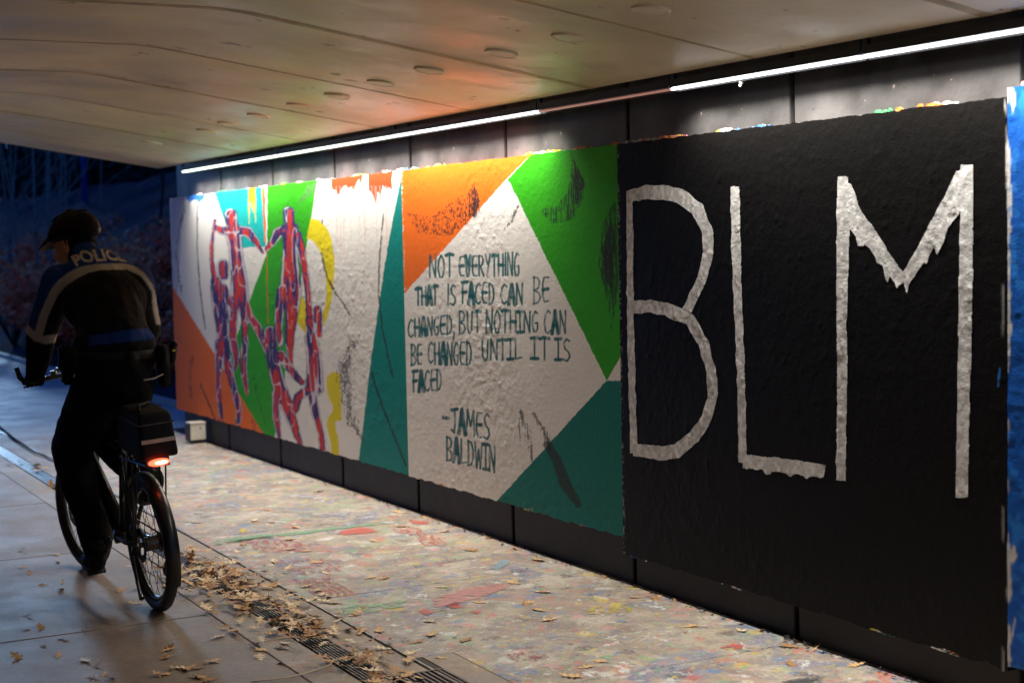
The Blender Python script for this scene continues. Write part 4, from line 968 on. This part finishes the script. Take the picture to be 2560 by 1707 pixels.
def litter(n, v0, v1, u0, u1, s0, s1, name, label, m, zmax=.02, wallside=False):
    V = []; F = []
    for i in range(n):
        me = LM[random.randrange(16)]; v = random.uniform(v0, v1); u = random.gauss((u0+u1)/2, (u1-u0)/4)
        s_ = random.uniform(s0, s1); X = u if wallside else gx(u, v)
        Mx = Matrix.Translation((X, v, random.uniform(.001, zmax))) @ Matrix.Rotation(random.uniform(0, 6.28), 4, 'Z') @ Matrix.Rotation(random.gauss(0, .2), 4, 'X') @ Matrix.Scale(s_, 4)
        b = len(V); V += [tuple(Mx @ w.co) for w in me.vertices]; F += [tuple(k+b for k in p_.vertices) for p_ in me.polygons]
    o = mk(name, V, F, m, kind='stuff', smooth=True); o['label'] = label
litter(60, 6.2, 7.9, -2.02, -1.56, .07, .115, 'leaf_litter', 'bed of dry oak leaves under the drift on the drain grate', M['leaf'])
litter(50, 5.6, 8.2, -2.04, -1.5, .06, .10, 'leaf_litter', 'paler dry oak leaves mixed through the drift', M['leaf3'], .035)
litter(36, 5.4, 8.2, -2.0, -1.55, .07, .10, 'leaf_litter', 'darker brown oak leaves mixed through the drift', M['leaf2'], .05)
litter(420, 3.5, 13.0, -.085, -.005, .012, .035, 'leaf_crumbs', 'dark leaf crumbs and dust along the foot of the wall', M['darkbark'], .012, True)
g = G(); g.tube([gnd(x, y, .006) for x, y in R8((1022, 1050), (1000, 1085), (930, 1110), (850, 1135), (760, 1158), (640, 1172), (530, 1185))], .0028, 6)
o = g.build('pale_strand', M['straw'], smooth=True); tag(o, 'pale curved plant strand lying across the drain border', 'strand')

# ================================================================== BICYCLE  (local: +Y forward, +X right)
RW = .315
ROOT = Vector((-2.118, 7.007, 0)); LEAN, HEAD = math.radians(-4.2), math.radians(2.2)
bike = thing('bicycle', ROOT, 'black police bicycle with red tail light and rack bag, ridden away from the camera', 'bicycle', rot=(0, LEAN, HEAD))
BM = Matrix.Translation(ROOT) @ bike.rotation_euler.to_matrix().to_4x4()
def torus(R, r, n=56, m=10, axis='X', flat=1):
    V = []; F = []
    for i in range(n):
        a = 2*PI*i/n
        for j in range(m):
            b = 2*PI*j/m; rad = R+r*math.cos(b); V.append((r*math.sin(b)*flat, rad*math.cos(a), rad*math.sin(a)))
    for i in range(n):
        for j in range(m): F.append((i*m+j, i*m+(j+1) % m, ((i+1) % n)*m+(j+1) % m, ((i+1) % n)*m+j))
    return V, F
def wheel(loc, rz):
    V, F = torus(RW-.028, .028)
    for i in range(len(V)):     # tread blocks
        a = (i//10); 
        if a % 2: V[i] = (V[i][0], V[i][1]*1.006, V[i][2]*1.006)
    w = mk('wheel', V, F, M['tyre'], bike, smooth=True, loc=loc); w.rotation_euler = (0, 0, rz)
    V, F = torus(RW-.060, .012, 56, 8, flat=1.1); mk('rim', V, F, M['blackmetal'], w, smooth=True)
    g = G(); g.tube([(-.055, 0, 0), (-.03, 0, 0), (-.028, 0, 0), (.028, 0, 0), (.03, 0, 0), (.055, 0, 0)], [.012, .012, .034, .034, .012, .012], 14); g.build('hub', M['dark_steel'], w)
    g = G()
    for k in range(28):
        a = 2*PI*k/28; sgn = 1 if k % 2 else -1; off = (.9 if (k//2) % 2 else -.9)
        g.tube([(sgn*.028, .03*math.cos(a+off), .03*math.sin(a+off)), (0, (RW-.065)*math.cos(a), (RW-.065)*math.sin(a))], .0013, 4, False)
    g.build('spokes', M['spoke'], w, kind='stuff')
    g = G(); g.add(*[[(x, r*math.cos(2*PI*k/20), r*math.sin(2*PI*k/20)) for x in (-.05, -.047) for r in (.05, .08) for k in range(20)], [(k, (k+1) % 20, 20+(k+1) % 20, 20+k) for k in range(20)] + [(40+(k+1) % 20, 40+k, 60+k, 60+(k+1) % 20) for k in range(20)] + [(20+k, 20+(k+1) % 20, 60+(k+1) % 20, 60+k) for k in range(20)]]); g.build('brake_disc', M['dark_steel'], w)
    return w
FH = Vector((0, 1.12, RW)); RH = Vector((0, 0, RW)); BB = Vector((0, .44, .285)); ST = Vector((0, .27, .76)); HT = Vector((0, .93, .80)); HB = Vector((0, .985, .66))
STEER = math.radians(8)
wheel(tuple(RH), 0); wheel(tuple(FH), STEER)
g = G()
g.tube([BB, ST], .019, 12); g.tube([BB+Vector((0, .03, .03)), HB+Vector((0, -.01, .02))], [.040, .034], 12); g.tube([ST-Vector((0, 0, .04)), HT-Vector((0, 0, .01))], .020, 12); g.tube([HB, HT], .027, 12)
for s in (-1, 1):
    g.tube([BB+Vector((s*.03, -.02, 0)), (s*.062, .2, .30), RH+Vector((s*.066, 0, 0))], .011, 8); g.tube([ST+Vector((s*.02, 0, -.05)), (s*.055, .12, .52), RH+Vector((s*.066, 0, 0))], .009, 8)
g.tube([BB+Vector((-.04, 0, 0)), BB+Vector((.04, 0, 0))], .034, 14)
g.build('frame', M['blackmetal'], bike, smooth=True)
fr = G()
Rs = Matrix.Rotation(STEER, 3, 'Z')
def stv(v): v = Vector(v)-FH; return FH+Rs @ v
for s in (-1, 1): fr.tube([stv((s*.06, 1.12, RW)), stv((s*.06, 1.05, .52)), stv((s*.058, 1.01, .63))], [.013, .017, .017], 10)
fr.tube([stv((-.065, 1.0, .645)), stv((.065, 1.0, .645))], .022, 10); fr.tube([stv((0, .985, .66)), stv((0, .925, .86))], .016, 10)
fr.build('fork', M['blackmetal'], bike, smooth=True)
def barp(x, dy=0, dz=0): return stv((x*.9, .955+dy-abs(x)*.16, 1.045+dz))
hb = G(); hb.tube([barp(-.34), barp(-.2), barp(-.06, .02), barp(.06, .02), barp(.2), barp(.34)], .0125, 10); hb.tube([stv((0, .925, .85)), stv((0, .93, .95)), barp(0, .02)], .017, 10)
HBO = hb.build('handlebar', M['blackmetal'], bike, smooth=True)
for s in (-1, 1):
    g = G(); g.tube([barp(s*.36), barp(s*.235)], .018, 10); g.build('grip', M['tyre'], HBO, smooth=True)
    g = G(); g.tube([barp(s*.2, .02, -.01), barp(s*.24, .055, -.025), barp(s*.33, .07, -.035)], .006, 6); g.build('brake_lever', M['alloy'], HBO)
    g = G(); g.tube([barp(s*.352, 0, 0), barp(s*.372, .01, .022), barp(s*.385, .015, .075)], [.012, .013, .012], 8); g.build('bar_end', M['tyre'], HBO, smooth=True)
g = G(); g.tube([barp(-.16, .02, .0), barp(-.16, .02, .03)], .018, 10); g.ell(barp(-.13, .02, .03), (.02, .02, .012)); g.build('bell', M['alloy'], HBO, smooth=True)
g = G(); g.tube([BB+Vector((.045, 0, 0)), BB+Vector((-.045, 0, 0))], .018, 10)
PL, PR = BB+Vector((-.15, .035, -.150)), BB+Vector((.13, -.035, .150))
g.tube([BB+Vector((-.06, 0, 0)), PL+Vector((.03, 0, 0))], [.014, .010], 8); g.tube([BB+Vector((.06, 0, 0)), PR-Vector((.03, 0, 0))], [.014, .010], 8)
V, F = torus(.085, .006, 32, 6); g.add([(x+.05, y+BB.y, z+BB.z) for x, y, z in V], F); cr = g.build('crankset', M['dark_steel'], bike, smooth=True)
for q in (PL, PR):
    g = G(); g.box((q.x-.045, q.y-.05, q.z-.010), (q.x+.045, q.y+.05, q.z+.010)); g.build('pedal', M['blackmetal'], bike)
g = G(); g.tube([(.05, BB.y+.085, BB.z), (.05, BB.y, BB.z+.085), (.05, 0, RW+.035)], .004, 6); g.tube([(.05, BB.y, BB.z-.085), (.05, .06, RW-.13), (.05, 0, RW-.12)], .004, 6); g.build('chain', M['dark_steel'], bike)
g = G(); g.tube([(.065, .0, RW-.02), (.075, -.01, RW-.08), (.07, .05, RW-.14)], [.014, .016, .012], 8); g.ell((.07, .05, RW-.15), (.012, .028, .028)); g.ell((.068, 0, RW-.06), (.012, .022, .022)); g.tube([(.04, 0, RW), (.055, 0, RW)], .045, 18); g.build('derailleur', M['dark_steel'], bike, smooth=True)
g = G(); g.tube([(-.07, .10, .30), (-.10, -.08, .12)], .008, 8); g.tube([(-.10, -.08, .12), (-.105, -.12, .10)], [.009, .012], 8); g.build('kickstand', M['blackmetal'], bike)
g = G(); g.tube([(-.065, .01, RW), (-.08, -.03, RW-.03)], .02, 8); g.ell((-.06, .04, RW+.07), (.02, .035, .03)); g.build('brake_caliper', M['blackmetal'], bike, smooth=True)
# seat post, saddle
g = G(); g.tube([ST-Vector((0, 0, .05)), (0, .235, .885)], .014, 10); g.build('seat_post', M['alloy'], bike)
sadd = G(); n = 12; prof = [(-.02, .075, .935), (.04, .080, .945), (.10, .066, .935), (.17, .035, .93), (.24, .024, .93), (.29, .018, .922)]
V = []; F = []
for (dy, w, z) in prof:
    for k in range(n):
        a = 2*PI*k/n; V.append((w*math.cos(a), .12+dy, z-.02+.02*math.sin(a)))
for i in range(len(prof)-1):
    for k in range(n): F.append((i*n+k, i*n+(k+1) % n, (i+1)*n+(k+1) % n, (i+1)*n+k))
F += [tuple(range(n)), tuple((len(prof)-1)*n+k for k in range(n-1, -1, -1))]
mk('saddle', V, F, M['bagcloth'], bike, smooth=True)
g = G(); g.tube([(-.02, .16, .90), (-.02, .34, .905)], .004, 6); g.tube([(.02, .16, .90), (.02, .34, .905)], .004, 6); g.tube([(-.02, .13, .915), (-.02, .16, .90)], .004, 6); g.build('saddle_rail', M['alloy'], bike)
# mudguard
V = []; F = []; n = 26
for i in range(n+1):
    a = math.radians(-28+ (150+28)*i/n); 
    for k, (x, rr_) in enumerate(((-.032, RW+.002), (-.026, RW+.014), (0, RW+.020), (.026, RW+.014), (.032, RW+.002))): V.append((x, -rr_*math.cos(a), RW+rr_*math.sin(a)))
for i in range(n):
    for k in range(4): F.append((i*5+k, i*5+k+1, (i+1)*5+k+1, (i+1)*5+k))
mk('mudguard', V, F, M['blackmetal'], bike, smooth=True)
# rack and stays
g = G()
for s in (-1, 1):
    g.tube([(s*.045, -.20, .705), (s*.05, .18, .705), (s*.02, .26, .70)], .006, 6); g.tube([(s*.075, .0, RW+.02), (s*.062, -.05, .70)], .005, 6); g.tube([(s*.075, .0, RW+.02), (s*.062, -.15, .70)], .004, 6); g.tube([(s*.075, .0, RW+.02), (s*.062, .08, .70)], .004, 6)
for y in (-.19, -.1, 0, .1): g.tube([(-.05, y, .705), (.05, y, .705)], .005, 6)
g.build('rack', M['blackmetal'], bike)
# rack bag
bm = bmesh.new(); bmesh.ops.create_cube(bm, size=1)
for v in bm.verts:
    top = v.co.z > 0; v.co = Vector((v.co.x*(.150 if top else .178), v.co.y*(.30 if top else .36), v.co.z*.205))
bmesh.ops.bevel(bm, geom=bm.edges[:], offset=.022, segments=3, affect='EDGES', profile=.6); bmesh.ops.subdivide_edges(bm, edges=bm.edges[:], cuts=1, use_grid_fill=True)
for v in bm.verts: v.co += v.co.normalized()*.006*noise.noise(v.co*14)
me = bpy.data.meshes.new('rack_bag'); bm.to_mesh(me); bm.free(); bag = link('rack_bag', me, M['bagcloth'], bike, True, loc=(.022, -.04, .845)); bag.rotation_euler = (math.radians(4), 0, 0)
g = G(); y = -.176
V = []; F = []
for i in range(9):
    x = -.078+.156*i/8; b = .004*(1-(i/4-1)**4); V += [(x, -.171-b, -.030), (x, -.171-b, -.012)]
for i in range(8): F.append((2*i, 2*i+2, 2*i+3, 2*i+1))
rs_ = mk('reflective_strip', V, F, M['reflect'], bag); md = rs_.modifiers.new('s', 'SOLIDIFY'); md.thickness = .004; md.offset = 0
g = G(); g.tube([(-.05, -.09, .105), (-.03, -.02, .116), (.03, .03, .116), (.05, .09, .105)], .007, 6); g.box((-.078, -.005, .096), (.078, .010, .104)); g.build('carry_strap', M['bagcloth'], bag)
g = G(); g.box((-.081, -.162, .050), (.081, .162, .055)); g.build('zip', M['dark_steel'], bag)
# tail light
tl = G(); tl.ell((.012, -.215, .715), (.050, .016, .017), 20, 10); tlo = tl.build('tail_light', M['tail'], bike, smooth=True)
g = G(); g.ell((.018, -.228, .715), (.030, .006, .0075), 16, 8); g.build('light_core', M['tailcore'], tlo, smooth=True)
g = G(); g.box((-.04, -.205, .695), (.064, -.185, .737)); g.build('light_mount', M['blackmetal'], tlo)

# ================================================================== RIDER
JUNK = []
def remesh(g, name, m, parent, vox, smooth_it=3, disp=0, inflate=0):
    me = bpy.data.meshes.new('tmp'); me.from_pydata([tuple(v) for v in g.V], [], g.F); me.update()
    ts = bpy.data.scenes.new('tmp'); o = bpy.data.objects.new('tmp', me); ts.collection.objects.link(o)
    md = o.modifiers.new('r', 'REMESH'); md.mode = 'VOXEL'; md.voxel_size = vox
    sm = o.modifiers.new('s', 'SMOOTH'); sm.iterations = smooth_it; sm.factor = .6
    ts.view_layers[0].update(); dg = ts.view_layers[0].depsgraph; ev = o.evaluated_get(dg); me2 = bpy.data.meshes.new_from_object(ev, depsgraph=dg); me2.name = name
    JUNK.extend([o, ts, me])
    if disp:
        nv = len(me2.vertices); co = np.empty(nv*3); me2.vertices.foreach_get('co', co); co = co.reshape(-1, 3)
        no = np.empty(nv*3); me2.vertices.foreach_get('normal', no); no = no.reshape(-1, 3)
        f = np.array([noise.noise(Vector((p[0]*9, p[1]*9, p[2]*5)))+.5*noise.noise(Vector((p[0]*20+p[2]*8, p[1]*20, p[2]*12))) for p in co])
        me2.vertices.foreach_set('co', (co+no*disp*f[:, None]).ravel()); me2.update()
    r = link(name, me2, m, parent, True); r.matrix_parent_inverse = Matrix.Translation(-Vector(parent.location)); return r
rider = thing('person', (-2.15, 7.40, 0), 'cyclist in a black and blue POLICE jacket and dark helmet riding away and looking left', 'person')
def W_(v): return BM @ Vector(v)
hipc = PY(283, 935, 7.34); waist = PY(287, 850, 7.40); chest = PY(262, 755, 7.56); upper = PY(243, 690, 7.66); neck = PY(212, 640, 7.78); headc = PY(182, 618, 7.86)
shL, shR = PY(150, 705, 7.70), PY(338, 705, 7.62); elL, elR = PY(104, 835, 7.82), PY(372, 822, 7.80)
hL, hR = W_(barp(-.295)), W_(barp(.295)); wrL = elL.lerp(hL, .80); wrR = elR.lerp(hR, .80)
fL, fR = W_(PL), W_(PR)
aL, aR = fL+Vector((0, -.06, .085)), fR+Vector((0, -.06, .085))
kL, kR = PY(178, 1120, 7.72), PY(262, 1085, 7.86)
hpL, hpR = PY(240, 980, 7.36), PY(318, 975, 7.34)
# body: one continuous figure
face = (-Vector(CR)*math.cos(math.radians(14)) + Vector(CF)*math.sin(math.radians(14))); face.z = -.26; face.normalize()
side = face.cross(Vector((0, 0, 1))).normalized(); upv = side.cross(face).normalized()
def HD(f, s, u): return headc + face*f + side*s + upv*u
Rh = Matrix((side, face, upv)).transposed()
g = G()
g.ell(HD(-.005, 0, .035), (.075, .095, .105), 20, 14, Rh); g.ell(HD(.035, 0, -.035), (.058, .062, .075), 18, 12, Rh); g.ell(HD(.060, 0, -.088), (.030, .032, .024), 12, 8, Rh)
g.tube([HD(.078, 0, .018), HD(.108, 0, -.022)], [.010, .016], 10); g.ell(HD(.107, 0, -.026), (.015, .014, .011), 10, 8, Rh)
g.ell(HD(.088, 0, -.054), (.024, .012, .008), 10, 8, Rh); g.ell(HD(.085, 0, -.066), (.021, .012, .008), 10, 8, Rh)
g.ell(HD(.076, 0, .033), (.055, .016, .010), 12, 8, Rh)
for s in (-1, 1): g.ell(HD(-.005, s*.074, -.010), (.010, .020, .032), 10, 8, Rh); g.ell(HD(.070, s*.036, -.028), (.024, .022, .020), 10, 8, Rh)
g.limb([headc+Vector((0, 0, -.04)), neck, upper], [.055, .062, .07])
g.limb([upper, chest, waist, hipc], [.11, .125, .11, .11]); g.limb([shL, upper, shR], [.06, .09, .06])
g.limb([shL, elL, wrL], [.055, .042, .030]); g.limb([shR, elR, wrR], [.055, .042, .030])
g.limb([hpL, kL, aL], [.085, .058, .040]); g.limb([hpR, kR, aR], [.085, .058, .040]); g.limb([hpL, hipc, hpR], [.09, .12, .09])
def hand(g, w, h, sgn, rad=.0105):
    """palm behind the bar, four fingers curling over the front of it, thumb under"""
    ax = (W_(barp(sgn*.34))-W_(barp(sgn*.24))).normalized(); fw = Vector((0, 1, 0)); up_ = Vector((0, 0, 1))
    g.ell(h-fw*.032+up_*.018, (.044, .030, .020), 14, 8)
    g.limb([w, h-fw*.03+up_*.015], [.028, .024])
    for k, (off, ln) in enumerate(((-.033, .92), (-.011, 1.0), (.011, .96), (.033, .80))):
        b = h+ax*off; g.limb([b-fw*.010+up_*.028, b+fw*.022*ln+up_*.024, b+fw*.034*ln-up_*.004, b+fw*.016*ln-up_*.026], [rad, rad, rad*.92, rad*.8])
    b = h-ax*.040; g.limb([b-fw*.030+up_*.008, b-fw*.006-up_*.020, b+fw*.014-up_*.026], [rad*1.2, rad*1.1, rad*.9])
hand(g, wrL, hL, -1, .0085); hand(g, wrR, hR, 1, .0085)
body = remesh(g, 'body', M['skin'], rider, .009, 2)
for s in (-1, 1):
    e = G(); e.ell(HD(.080, s*.030, .014), .0105, 12, 8); o = e.build('eye', M['reflect'], rider, smooth=True); o.matrix_parent_inverse = Matrix.Translation(-Vector(rider.location))
def own(o): o.matrix_parent_inverse = Matrix.Translation(-Vector(rider.location)); return o
# trousers
g = G(); g.limb([hpL, hpL.lerp(kL, .5), kL, kL.lerp(aL, .5)+Vector((-.0, -.02, 0)), aL+Vector((0, 0, .015))], [.125, .118, .100, .076, .058])
g.limb([hpR, kR, kR.lerp(aR, .5), aR+Vector((0, 0, .02))], [.125, .100, .090, .066]); g.ell(hipc+Vector((0, 0, -.01)), (.185, .15, .13)); g.limb([hpL, hpR], [.13, .13]); g.ell(hipc+Vector((-.02, -.03, -.07)), (.15, .12, .10))
tr = remesh(g, 'trousers', M['cloth_black'], rider, .011, 3, .008)
# jacket with shoulder yoke, tape and hem picked out by zone
g = G(); g.ell(waist+Vector((0, 0, -.03)), (.200, .160, .14)); g.ell(waist+Vector((0, 0, -.10)), (.190, .155, .10)); g.limb([upper, chest, waist], [.135, .170, .165]); g.ell(chest, (.205, .165, .17)); g.ell(upper+Vector((.0, -.01, 0)), (.19, .13, .11))
g.limb([shL+Vector((.02, 0, .0)), upper, shR-Vector((.02, 0, 0))], [.085, .12, .085])
g.limb([shL, shL.lerp(elL, .5), elL, elL.lerp(wrL, .55), wrL], [.090, .084, .074, .064, .052]); g.limb([shR, shR.lerp(elR, .5), elR, elR.lerp(wrR, .55), wrR], [.088, .078, .066, .058, .048])
g.limb([upper, neck+Vector((0, -.005, .0)), neck.lerp(headc, .30)], [.10, .076, .070])
jk = remesh(g, 'jacket', M['jacket'], rider, .0068, 4, .007)
jm = jk.data
nv = len(jm.vertices); cen = np.empty(nv*3); jm.vertices.foreach_get('co', cen); cen = cen.reshape(-1, 3)
o6, s6 = (100, 560), 4.612
def P6(*p): return cv(p, o6, s6)
yoke = P6((-200, 1290), (-130, 1290), (30, 1290), (95, 1060), (200, 830), (300, 715), (400, 640), (560, 560), (700, 530), (1000, 525), (1150, 590), (1230, 680), (1290, 780), (1330, 1000), (1600, 1000), (1600, -300), (-300, -300))
tape = P6((-60, 1240), (-10, 1060), (60, 900), (130, 750), (210, 650), (300, 580), (390, 525), (480, 490), (650, 460), (800, 455), (950, 455), (1080, 480), (1200, 560), (1300, 700), (1330, 800), (1390, 1160), (1340, 1160), (1300, 980), (1290, 780), (1230, 680), (1150, 590), (1000, 525), (700, 530), (560, 560), (400, 640), (300, 715), (200, 830), (140, 960), (95, 1060), (30, 1290))
jc = np.zeros((nv, 3))
for ox, oy in ((-1.1, -1.1), (1.1, -1.1), (-1.1, 1.1), (1.1, 1.1)):
    jx, jy = project(cen); jx = jx+ox; jy = jy+oy; c = np.empty((nv, 3)); c[:] = (.0042, .0042, .0046)
    c[pip(yoke, jx, jy)] = (.007, .042, .21)
    c[pip(P6((560, 1290), (900, 1235), (1500, 1170), (1500, 1300), (900, 1370), (560, 1400)), jx, jy) & (cen[:, 1] < waist.y+.3)] = (.007, .042, .21)
    c[pip(tape, jx, jy)] = (.50, .46, .40)
    c[pip(P6((-150, 1150), (-70, 1235), (30, 1290), (215, 1270), (180, 1365), (60, 1385), (-60, 1350), (-160, 1260)), jx, jy)] = (.50, .46, .40)
    jc += c/4
at = jm.attributes.new('paint', 'FLOAT_COLOR', 'POINT'); at.data.foreach_set('color', np.concatenate([jc, np.ones((nv, 1))], 1).astype(np.float32).ravel())
# POLICE lettering laid on the cloth
jm.calc_loop_triangles()
bvh = BVHTree.FromPolygons([v.co.copy() for v in jm.vertices], [tuple(p_.vertices) for p_ in jm.polygons])
fc = bpy.data.curves.new('t', 'FONT'); fc.body = 'POLICE'; fc.offset = .045; fc.resolution_u = 4; fc.space_character = 1.03
ts = bpy.data.scenes.new('tmp'); to = bpy.data.objects.new('t', fc); ts.collection.objects.link(to); ts.view_layers[0].update(); tm = bpy.data.meshes.new_from_object(to.evaluated_get(ts.view_layers[0].depsgraph)); JUNK.extend([to, ts, fc])
bm = bmesh.new(); bm.from_mesh(tm); bmesh.ops.triangulate(bm, faces=bm.faces[:])
for _ in range(2): bmesh.ops.subdivide_edges(bm, edges=[e for e in bm.edges if e.calc_length() > .06], cuts=1)
bmesh.ops.triangulate(bm, faces=bm.faces[:])
xs_ = [v.co.x for v in bm.verts]; x0, x1 = min(xs_), max(xs_); ys_ = [v.co.y for v in bm.verts]; ym = max(ys_)
base = P6((415, 488), (560, 440), (700, 428), (850, 420), (1000, 440)); topl = P6((355, 375), (480, 312), (660, 295), (800, 292), (890, 330))
def along(L, f):
    f = min(max(f, 0), .9999)*(len(L)-1); i = int(f); t = f-i; return (L[i][0]*(1-t)+L[i+1][0]*t, L[i][1]*(1-t)+L[i+1][1]*t)
for v in bm.verts:
    f = (v.co.x-x0)/(x1-x0); h = v.co.y/ym; a = along(base, f); b = along(topl, f); px, py = a[0]+(b[0]-a[0])*h, a[1]+(b[1]-a[1])*h
    d = Vector(ray(px, py)).normalized(); hit, nrm, _, _ = bvh.ray_cast(Vector(CAM), d)
    if hit is None: hit = Vector(CAM)+d*(upper-Vector(CAM)).length; nrm = -d
    v.co = hit + nrm*.0035
bm.to_mesh(tm); bm.free(); tm.materials.clear(); tx = link('police_lettering', tm, M['reflect'], rider); own(tx); tx['label'] = 'grey reflective word POLICE across the shoulders'
# gloves, shoes
g = G(); hand(g, wrL, hL, -1, .0120); remesh(g, 'glove', M['cloth_black'], rider, .0062, 1)
g = G(); hand(g, wrR, hR, 1, .0120); remesh(g, 'glove', M['cloth_black'], rider, .0062, 1)
def shoe(f):
    g = G(); z = f.z+.015; g.ell((f.x, f.y+.02, z+.035), (.048, .075, .036)); g.ell((f.x, f.y+.085, z+.028), (.044, .055, .026)); g.ell((f.x, f.y-.085, z+.042), (.040, .050, .045)); g.limb([(f.x, f.y-.07, z+.04), (f.x, f.y-.06, z+.11)], [.044, .048])
    o = remesh(g, 'shoe', M['bagcloth'], rider, .009, 2); s = G(); V = []
    n = 20
    for zz in (z-.004, z+.012):
        for k in range(n):
            a = 2*PI*k/n; V.append((f.x+.047*math.cos(a), f.y+.01+.132*math.sin(a), zz))
    s.add(V, [tuple(range(n-1, -1, -1)), tuple(range(n, 2*n))]+[(k, (k+1) % n, n+(k+1) % n, n+k) for k in range(n)]); so_ = s.build('sole', M['tyre'], o)
for f in (fL, fR): shoe(f)
# duty belt, holster, pouches, radio
wc = waist.lerp(hipc, .38)
V, F = torus(.165, .020, 40, 8)
b_ = mk('duty_belt', [(wc.x+y*1.08, wc.y+z*.86, wc.z+x*1.2+.06*(z)) for x, y, z in V], F, M['bagcloth'], rider, smooth=True); own(b_)
def pouch(c, s, name='pouch'):
    bm = bmesh.new(); bmesh.ops.create_cube(bm, size=1); bmesh.ops.scale(bm, vec=s, verts=bm.verts); bmesh.ops.bevel(bm, geom=bm.edges[:], offset=.012, segments=2, affect='EDGES'); bmesh.ops.translate(bm, vec=c, verts=bm.verts)
    me = bpy.data.meshes.new(name); bm.to_mesh(me); bm.free(); o = link(name, me, M['bagcloth'], rider, True); own(o); return o
pouch(PY(163, 895, 7.42), (.06, .08, .13)); pouch(PY(188, 900, 7.34), (.06, .05, .12)); pouch(PY(168, 935, 7.42), (.05, .06, .10))
hol = pouch(PY(408, 915, 7.32), (.055, .09, .20), 'holster'); pouch(PY(330, 900, 7.22), (.07, .04, .08))
g = G(); g.tube([PY(434, 866, 7.30), PY(428, 905, 7.30)], .019, 10); g.ell(PY(434, 862, 7.30), .021); own(g.build('baton', M['bagcloth'], rider, smooth=True))
g = G(); g.tube([PY(360, 950, 7.19), PY(385, 946, 7.20), PY(408, 935, 7.22)], .0035, 6); own(g.build('trouser_piping', M['reflect'], rider))
g = G(); g.tube([PY(431, 876, 7.275), PY(438, 876, 7.275)], .006, 6); own(g.build('belt_snap', M['yellow'], rider))
# helmet: vented shell, visor, strap
hc = headc+Vector((0, 0, .045)); Rt = Matrix((side, face, upv)).transposed()
bm = bmesh.new(); bmesh.ops.create_uvsphere(bm, u_segments=40, v_segments=24, radius=1)
for v in bm.verts:
    x, y, z = v.co
    rx, ry, rz = .104, .142, .118
    zz = z*rz if z > 0 else z*(.045+.05*max(0, -y))
    yy = y*ry*(1.0 if y > 0 else 1.02); xx = x*rx
    if z > -.1 and y > 0: zz *= (1-.30*y)
    if z > -.1 and y < 0: zz *= (1-.06*abs(y))
    g_ = math.sin(x*11)*.5+.5
    k = 1-.05*max(0, math.cos(x*14))*max(0, z)**.5*(1 if y > -.7 else .4)
    v.co = Rt @ (Vector((xx, yy, zz))*k) + hc + upv*(.022 + (-.035*y*0)) - face*.012
me = bpy.data.meshes.new('helmet'); bm.to_mesh(me); bm.free(); hel = link('helmet', me, M['helmet'], rider, True); own(hel)
for sx in (-.055, -.020, .020, .055):
    for ky in (-.075, -.015, .045):
        zz_ = .118*math.sqrt(max(.05, 1-(sx/.104)**2-(ky/.142)**2))*(1-.25*max(0, ky)/.142)+.022
        g = G(); g.ell(hc+side*sx+face*(ky-.012)+upv*(zz_-.004), (.008, .024, .007), 10, 6, Rt); g.build('vent', M['pit'], hel, smooth=True)
V = []; F = []; n = 14
for j, (f0, drop) in enumerate(((.100, .046), (.142, .020), (.182, -.012))):
    for i in range(n+1):
        a = math.radians(-62+124*i/n); r = .098-.004*j
        V.append(tuple(hc+side*(math.sin(a)*r)+face*(f0*math.cos(a)**.6+.008)+upv*(drop*math.cos(a)-.0)))
for j in range(2):
    for i in range(n): F.append((j*(n+1)+i, j*(n+1)+i+1, (j+1)*(n+1)+i+1, (j+1)*(n+1)+i))
vz = mk('visor', V, F, M['helmet'], hel, smooth=True); md = vz.modifiers.new('s', 'SOLIDIFY'); md.thickness = .006
for s in (-1, 1):
    g = G(); g.tube([hc+side*s*.080-face*.0-upv*.0, HD(-.01, s*.072, -.06), HD(.030, s*.045, -.110)], .0045, 6); g.tube([hc+side*s*.080-face*.06, HD(.0, s*.070, -.06)], .006, 6); g.build('chin_strap', M['bagcloth'], hel)
for dz in (0, .008):
    p = PY(224, 586+dz*400, 7.76); g = G(); g.tube([hc-face*.075+side*.084+upv*(.018+dz), hc-face*.050+side*.092+upv*(.018+dz)], .0035, 6); g.build('helmet_mark', M['yellow'], hel)
g = G(); g.ell(hc-face*.150+upv*.000, (.011, .012, .014)); g.build('helmet_light', M['boxwhite'], hel, smooth=True)
# hood or balaclava round the ears and the back of the head
g = G(); g.ell(HD(-.048, 0, .0), (.084, .070, .105), 20, 14, Rh); g.limb([HD(-.03, 0, -.05), neck], [.072, .078]); remesh(g, 'balaclava', M['cloth_black'], rider, .009, 2)
import time as _t; _t0 = _t.time()
bpy.data.batch_remove(JUNK); print('cleanup', _t.time()-_t0)
print('objects', len(bpy.data.objects), 'tris', sum(len(m.polygons)*2 for m in bpy.data.meshes))
